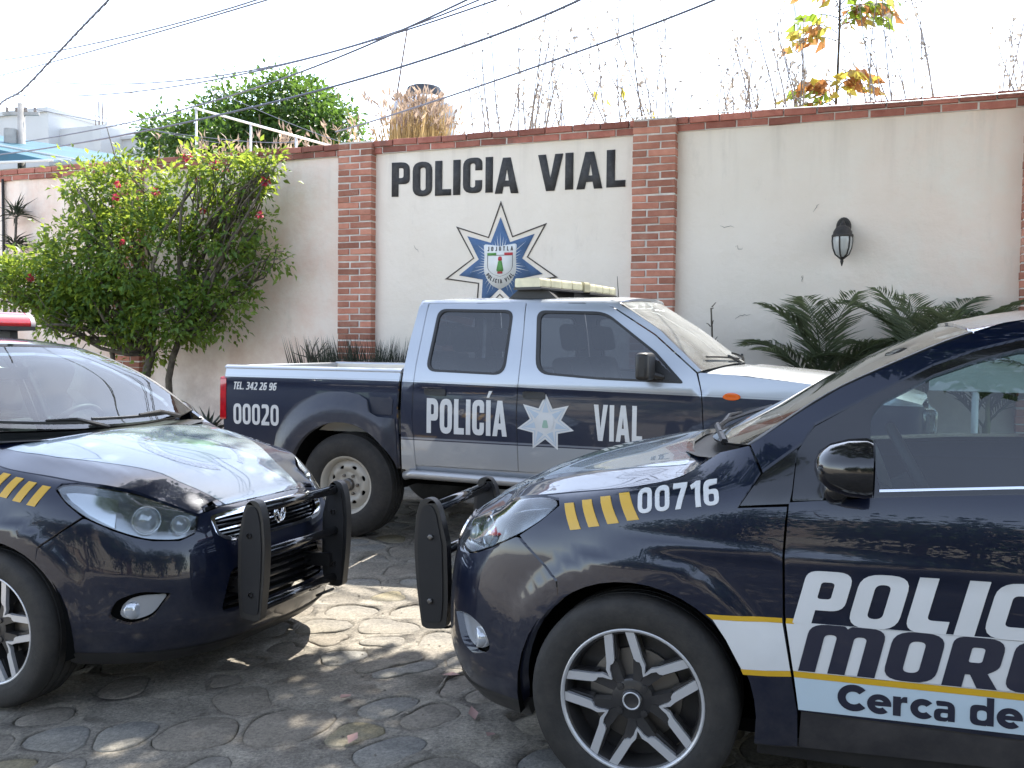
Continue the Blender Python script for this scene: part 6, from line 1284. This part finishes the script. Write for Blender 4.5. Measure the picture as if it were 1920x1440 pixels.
for k,(s,z0,zt) in enumerate(((-18.4,7.35,8.25),(-15.5,6.95,7.75))):
    for a in (-.13,.0,.13):
        for o_ in (0,.14): m=MB(); m.tube([Wp(s+a,-13+o_,z0),Wp(s+a+random.gauss(0,.02),-13+o_,zt+random.gauss(0,.06))],.012,5); q=m.build('rebar',RUST,bd); q.location=-B
aw=empty('market_awning',tuple(Wp(-16,-8,0)),0,'cream wall with a sloping teal awning roof, far left edge','building'); 
wpart('wall',WHT2,aw,(-20,-13.9,-10,-7.9,0,5.30))
m=MB(); V=[Wp(-20,-7.6,6.55),Wp(-13.6,-7.6,5.28),Wp(-13.6,-6.9,5.15),Wp(-20,-6.9,5.35),Wp(-20,-10,6.9),Wp(-13.6,-10,5.7)]; m.add(V,[(0,1,2,3),(4,5,1,0)]); o=m.build('awning_sheet',TEAL,aw); o.location=-np.array(aw.location)
for i in range(4): m=MB(); t=i/3; m.tube([Wp(-20,-7.58+.7*t,6.57-1.2*t),Wp(-13.6,-7.58+.7*t,5.30-.13*t)],.03,6); o=m.build('awning_rib',GALV,aw); o.location=-np.array(aw.location)
pl=empty('utility_pole',tuple(Wp(-17.0,-9,0)),0,'grey utility pole with wires at the far left above the wall','pole'); m=MB(); m.tube([(0,0,0),(0,0,7.15)],[.13,.085],10); m.build('shaft',CONC,pl,smooth=True)
m=MB(); m.box((0,0,6.9),(.9,.07,.08)); m.build('crossarm',CONC,pl)
for k in (-.35,-.12,.12,.35): m=MB(); m.lathe([(.03,0),(.045,.03),(.03,.06),(.045,.09),(.02,.12),(0,.12)],10,'z',(k,0,6.94)); m.build('insulator',M('insulator_glaze',(.20,.16,.14),rough=.2) if k<-.3 else bpy.data.materials['insulator_glaze'],pl,smooth=True)
m=MB(); m.lathe([(0,6.05),(.15,6.05),(.15,6.5),(0,6.52)],14,'z',(-.22,-.1,0)); m.build('transformer',CONC,pl,auto=40)
rr=empty('pipe_railing',tuple(Wp(-4.2,-1.5,3.0)),0,'white sloping pipe railing rising behind the wall in front of the tree','railing'); R0_=np.array(rr.location)
for (s,z) in ((-5.13,4.37),(-4.26,4.11),(-3.57,3.90)): m=MB(); m.tube([Wp(s,-1.5,2.6),Wp(s,-1.5,z)],.015,8); o=m.build('post',GALV,rr,smooth=True); o.location=-R0_
m=MB(); m.tube([Wp(-5.16,-1.5,4.38),Wp(-3.05,-1.5,3.745)],.015,8); o=m.build('rail',GALV,rr,smooth=True); o.location=-R0_
tk=empty('water_tank',tuple(Wp(-3.62,-5,0)),0,'grey plastic roof water tank with black lid behind the reeds','water tank')
m=MB(); m.lathe([(.50,3.9),(.52,4.0),(.52,4.25),(.50,4.28),(.52,4.31),(.52,4.70),(.50,4.73),(.52,4.76),(.52,5.02),(.47,5.12),(.30,5.20),(.24,5.22),(.24,5.26)],40,'z'); m.build('body',TANK,tk,smooth=True)
m=MB(); m.lathe([(.28,5.24),(.285,5.30),(.26,5.36),(.16,5.40),(0,5.41)],30,'z'); m.build('lid',M('tank_lid',(.03,.035,.045),rough=.5),tk,auto=40)
m=MB(); m.box((0,0,2.0),(1.6,1.6,3.75)); m.build('plinth',WHT,tk)
m=MB(); m.tube([(-.43,0,3.9),(-.42,0,5.3),(-.27,0,6.28)],.014,6); m.build('pipe',RUST,tk,smooth=True)
m=MB(); m.tube([Wp(2.42,-3,2.5),Wp(2.38,-3,4.55),Wp(2.18,-3,5.6)],.016,6); tag(m.build('aerial_mast',GALV,None,smooth=True),'thin leaning mast behind the wall beside the autumn sapling','mast')
# wall lanterns
def lantern(s,z,label):
    r=empty('wall_lantern',tuple(Wp(s,0,z)),WY,label,'wall lamp','lanterns on the wall')
    m=MB(); m.lathe([(0,-.025),(.052,-.022),(.062,-.008),(.062,.0)],20,'y',(0,-.0,.10)); V=np.vstack(m.V); V[:,2]=.10+(V[:,2]-.10)*1.35; m.V=[V]; m.build('back_plate',IRON,r,auto=40)
    m=MB(); m.tube([(0,-.02,.11),(0,-.07,.14),(0,-.11,.125),(0,-.125,.09)],.011,8); m.build('arm',IRON,r,smooth=True)
    m=MB(); m.lathe([(0,.125),(.018,.12),(.025,.10),(.055,.085),(.075,.05),(.078,.03),(.088,.02),(.088,.005),(.0,.005)],20,'z',(0,-.125,0)); m.build('hood',IRON,r,auto=40)
    m=MB(); m.lathe([(.078,.005),(.080,-.03),(.072,-.09),(.052,-.14),(.02,-.165)],20,'z',(0,-.125,0)); m.build('glass',M('lantern_glass',(.42,.43,.42),rough=.25,coat=.5,dust=.2) if 'lantern_glass' not in bpy.data.materials else bpy.data.materials['lantern_glass'],r,smooth=True)
    for k in range(6):
        t=k*math.pi/3+.3; m=MB(); m.tube([(q*math.cos(t),-.125+q*math.sin(t),h) for q,h in ((.082,.006),(.084,-.03),(.076,-.09),(.056,-.142),(.02,-.17))],.006,5); m.build('cage_bar',IRON,r,smooth=True)
    m=MB(); m.lathe([(.024,-.160),(.028,-.172),(.012,-.185),(.014,-.20),(.004,-.235),(0,-.24)],12,'z',(0,-.125,0)); m.build('finial',IRON,r,auto=40); return r
lantern(3.03,2.275,'black wall lantern on the bare bay above the palms'); lantern(-3.05,2.36,'black wall lantern half hidden by the pink-flowered shrub')
# drainpipe at the far left, cable along the coping, sign board behind the right car
m=MB(); m.tube([Wp(-6.80,.03,0),Wp(-6.80,.03,3.30)],.018,8); tag(m.build('drainpipe',IRON,None,smooth=True),'thin dark pipe running down the wall at the far left','pipe')
CAB=M('cable_rubber',(.10,.11,.15),rough=.6)  # bluish grey base colour imitates sky glare on the wires
m=MB(); m.tube(catmull([Wp(.9,.07,3.43),Wp(2.2,.09,3.40),Wp(3.6,.09,3.37),Wp(5.2,.09,3.38),Wp(7,.09,3.40)],8),.005,5); tag(m.build('coping_cable',GALV,None,smooth=True),'thin pale cable strung along the front of the coping, right side','cable')
r=empty('back_of_sign',tuple(Wp(4.02,1.0,0)),WY,'plain grey sign board on a post seen through the patrol car window','sign'); m=MB(); m.tube([(0,0,0),(0,0,1.32)],.025,10); m.build('post',GALV,r,smooth=True); m=MB(); m.box((.0,-.03,1.20),(.62,.012,.30)); bevel(m.build('board',GALV,r),.004,1)
# overhead cables
CABLES={'a':[(-7.90,14.00,4.21),(-6.80,12.81,4.43),(-6.01,11.81,4.35),(-5.21,10.96,4.51),(-4.58,10.22,4.59),(-4.00,9.57,4.68),(-3.49,9.00,4.77)],
'b':[(-14.65,26.00,8.71),(-9.37,17.66,6.40),(-5.66,13.37,5.38),(-2.99,10.76,5.10),(-1.32,9.00,4.94)],
'c':[(-14.65,26.00,8.13),(-10.01,18.87,6.42),(-6.84,14.81,5.60),(-4.79,12.19,5.12),(-2.58,10.35,4.97),(-0.83,9.00,4.95)],
'd':[(-13.52,24.00,8.00),(-9.55,18.00,6.25),(-6.06,14.40,5.06),(-3.73,12.00,4.56),(-2.35,10.29,4.34),(-0.41,9.00,4.52),(0.79,8.00,4.65)],
'e':[(-13.53,24.00,7.51),(-9.91,18.67,6.10),(-7.06,15.27,5.15),(-5.26,12.92,4.59),(-3.48,11.20,4.35),(-1.72,9.88,4.32),(-0.19,8.84,4.46),(1.01,8.00,4.61)],
'f':[(-9.60,17.00,4.52),(-7.80,14.67,4.11),(-6.15,12.90,3.83),(-4.60,11.52,3.81),(-2.49,10.40,3.94),(-1.65,9.48,3.85),(-0.80,8.71,3.90),(-0.03,8.05,3.99),(0.41,7.49,4.00),(1.26,7.00,4.25)],
'g':[(-8.57,17.00,4.79),(-6.03,14.32,4.46),(-4.05,12.36,4.32),(-2.61,10.88,4.30),(-1.42,9.71,4.34),(-0.41,8.77,4.44),(0.57,8.00,4.65)],
'h':[(-10.40,20.00,6.40),(-8.79,18.46,5.78),(-7.45,17.14,5.29),(-5.77,16.00,4.74),(-4.50,15.00,4.39)],
'i':[(-2.33,13.00,4.17),(-1.62,11.10,3.91),(-0.06,9.68,3.98),(1.09,8.58,4.13),(1.48,7.71,4.09),(1.95,7.00,4.11)],
'j':[(-11.65,22.00,8.88),(-7.94,18.75,6.99),(-5.26,16.34,5.65),(-3.55,14.48,4.64),(-2.26,13.00,4.01)],
'k':[(-10.16,20.00,6.09),(-6.67,16.96,5.05),(-4.42,14.72,4.39),(-2.90,13.00,4.02)],
'l':[(-7.31,20.00,8.61),(-5.15,17.50,7.06),(-3.64,15.56,5.89),(-2.51,14.00,5.11)],'m':[(-6.76,20.00,8.51),(-4.77,17.50,7.02),(-3.13,15.56,5.86),(-1.89,14.00,4.97)],'n':[(-6.11,20.00,8.52),(-3.91,17.50,6.79),(-2.28,15.56,5.45),(-1.35,14.00,4.52)],'o':[(-12.16,22.00,6.70),(-9.74,19.56,6.10),(-7.80,17.60,5.67),(-6.21,16.00,5.42)]}
CL={'a':(0.0112,'thick twisted cable climbing steeply across the top left corner'),'b':(0.0089,'upper of two cables crossing each other at the top left'),'c':(0.0089,'lower of two cables crossing each other at the top left'),'d':(0.0082,'sagging cable, upper of the pair sweeping over the tree'),'e':(0.0082,'sagging cable, lower of the pair sweeping over the tree'),'f':(0.0101,'thick cable running from the awning up past the water tank'),'g':(0.0096,'cable passing just above the pipe railing post'),'h':(0.0061,'thin cable dropping right from the pole to the railing'),'i':(0.0096,'lowest right-hand cable rising over the sign from tank to top edge'),'j':(0.0051,'faint thin cable slanting down rightwards from the top left corner'),'k':(0.0061,'thin cable from the pole to the coping left of the sign'),'l':(.004,'leftmost of three faint thin cables slanting down behind the tree top'),'m':(.004,'middle of three faint thin cables slanting down behind the tree top'),'n':(.004,'rightmost of three faint thin cables ending by the water tank'),'o':(.005,'short level cable just above the far-left roofs')}
for k,P in CABLES.items():
    P=np.array(P); P[:,2]=P[:,2]; 
    T=np.linspace(0,1,len(P)); q=np.polyfit(T,P,3 if len(P)>4 else 2); tt=np.linspace(0,1,40); C=np.stack([np.polyval(q[:,i],tt) for i in range(3)],1)
    if k in 'a': C=catmull(P,8)
    m=MB(); m.tube(C,CL[k][0],6)
    if k=='a':
        s_=np.linspace(0,60*math.pi,len(C)*8); Cc=catmull(C,8)[:len(s_)]; s_=s_[:len(Cc)]; m.tube(Cc+np.stack([np.cos(s_),0*s_,np.sin(s_)],1)*.010,.007,5)
    tag(m.build('overhead_cable',CAB,None,smooth=True,kind=None),CL[k][1],'cable','overhead cables')
# ---------------------------------------------------------------- the other side of the street and the shade tree (seen in reflections and as dappled shade)
ST=[]
for (x,y,z,rx,ry,rz) in [(.9,5.0,5.0,.9,.7,.45),(2.0,5.6,5.1,1.0,.8,.5),(2.9,5.2,5.3,1.0,.9,.6),(.2,5.6,5.0,.5,.5,.35),(1.3,6.1,5.2,.7,.5,.4),(3.8,5.0,5.6,1.1,1.0,.7),(4.9,4.2,5.8,1.2,1.1,.8),(2.6,4.2,5.2,.9,.7,.5),(1.5,4.2,4.9,.8,.6,.4),(5.8,4.0,6.0,1.0,1.0,.8),(1.0,3.2,5.1,1.0,.8,.5),(2.4,2.8,5.3,1.1,.9,.6),(.0,3.9,5.0,.8,.7,.4),(3.8,3.0,5.5,1.1,1.0,.7),(.5,2.0,5.4,1.2,.9,.6),(-1.0,2.6,5.3,.9,.8,.5),(2.2,1.4,5.6,1.2,1.0,.6),(4.2,1.6,5.8,1.2,1.0,.7),(-.8,1.0,5.6,1.2,1.0,.6),(1.2,.2,5.8,1.3,1.1,.7),(3.4,.2,5.9,1.2,1.0,.7),(.0,6.6,5.2,.7,.5,.4),(-.7,6.4,5.2,.6,.5,.35),(.9,6.9,5.2,.7,.45,.4),(1.9,6.8,5.3,.8,.5,.4),(2.9,6.4,5.4,.8,.6,.5),(-.3,5.4,5.1,.7,.6,.4),(-1.2,4.2,5.1,.7,.7,.4)]: ST.append(((x,y,z),(rx,ry,rz)))
tree('street_tree','big street tree out of frame whose branches shade the foreground',(5.2,2.6,0),ST,1500,24,.19,.25,LDARK,.19,fork_z=3.4)
for i,(x,y,h,w_,lab) in enumerate([(-9.5,-7.5,4.6,2.0,'rounded tree across the street, first from the left behind the viewer'),(-5.5,-7.0,4.4,2.0,'rounded tree across the street, second from the left behind the viewer'),(-1.6,-7.8,4.8,2.1,'rounded tree across the street, third from the left behind the viewer'),(2.2,-7.2,4.3,2.0,'rounded tree across the street, fourth from the left behind the viewer'),(6.3,-7.0,4.6,2.0,'rounded tree across the street, fifth from the left behind the viewer'),(10.2,-7.0,4.6,2.0,'rounded tree across the street, last on the right behind the viewer')]):
    lb_=[((x+random.gauss(0,w_*.5),y+random.gauss(0,w_*.25),h*random.uniform(.25,.85)),(w_*.6,w_*.5,h*.2)) for _ in range(10)]
    tree('garden_tree',lab,(x,y,0),lb_,190,22,.24,.42,LDARK,.14,group='trees across the street')
op=empty('opposite_house',(0,-13,0),0,'low white house across the street behind the viewer','building')
m=MB(); m.box((0,0,2.0),(34,3,4.4)); m.build('wall',M('tan_render',(.36,.30,.23),rough=.9,var=.15,vs=.7),op); m=MB(); m.box((0,1.52,.9),(34.2,.06,1.6)); m.build('dado',WHT2,op)
for x in (-12,-7.5,-3,3,7.5,12): m=MB(); m.box((x,1.50,2.3),(1.3,.08,1.4)); m.build('window',bpy.data.materials['dark_pane'],op)
m=MB(); m.box((0,1.51,1.15),(1.2,.1,2.3)); m.build('door',RUST,op)
# litter
LIT=[M('dry_leaf_tan',(.34,.22,.12),rough=.8),M('dry_leaf_pink',(.36,.22,.19),rough=.8),M('dry_leaf_yellow',(.36,.30,.08),rough=.8)]
for i,(x,y) in enumerate([(.02,3.62),(-.12,3.42),(-.05,3.30),(.30,3.05),(.38,3.02),(-.55,3.25),(-.85,3.05),(.12,2.90),(-.3,2.85),(.55,3.35),(-.62,3.72),(-.2,3.9)]):
    z=float(gz(x,y)); D=RNG.normal(0,1,(1,3))*[1,1,.1]; V,F=leaf_mesh(np.zeros((1,3)),D,np.array([[0,0,1.]]),[random.uniform(.05,.10)],[random.uniform(.025,.045)],.25,-.2); o=tri_obj('fallen_leaf',V,F,random.choice(LIT),None); o.location=(x,y,z+.012)
    tag(o,'dry fallen leaf lying on the cobblestones','fallen leaf','fallen leaves on the cobbles')
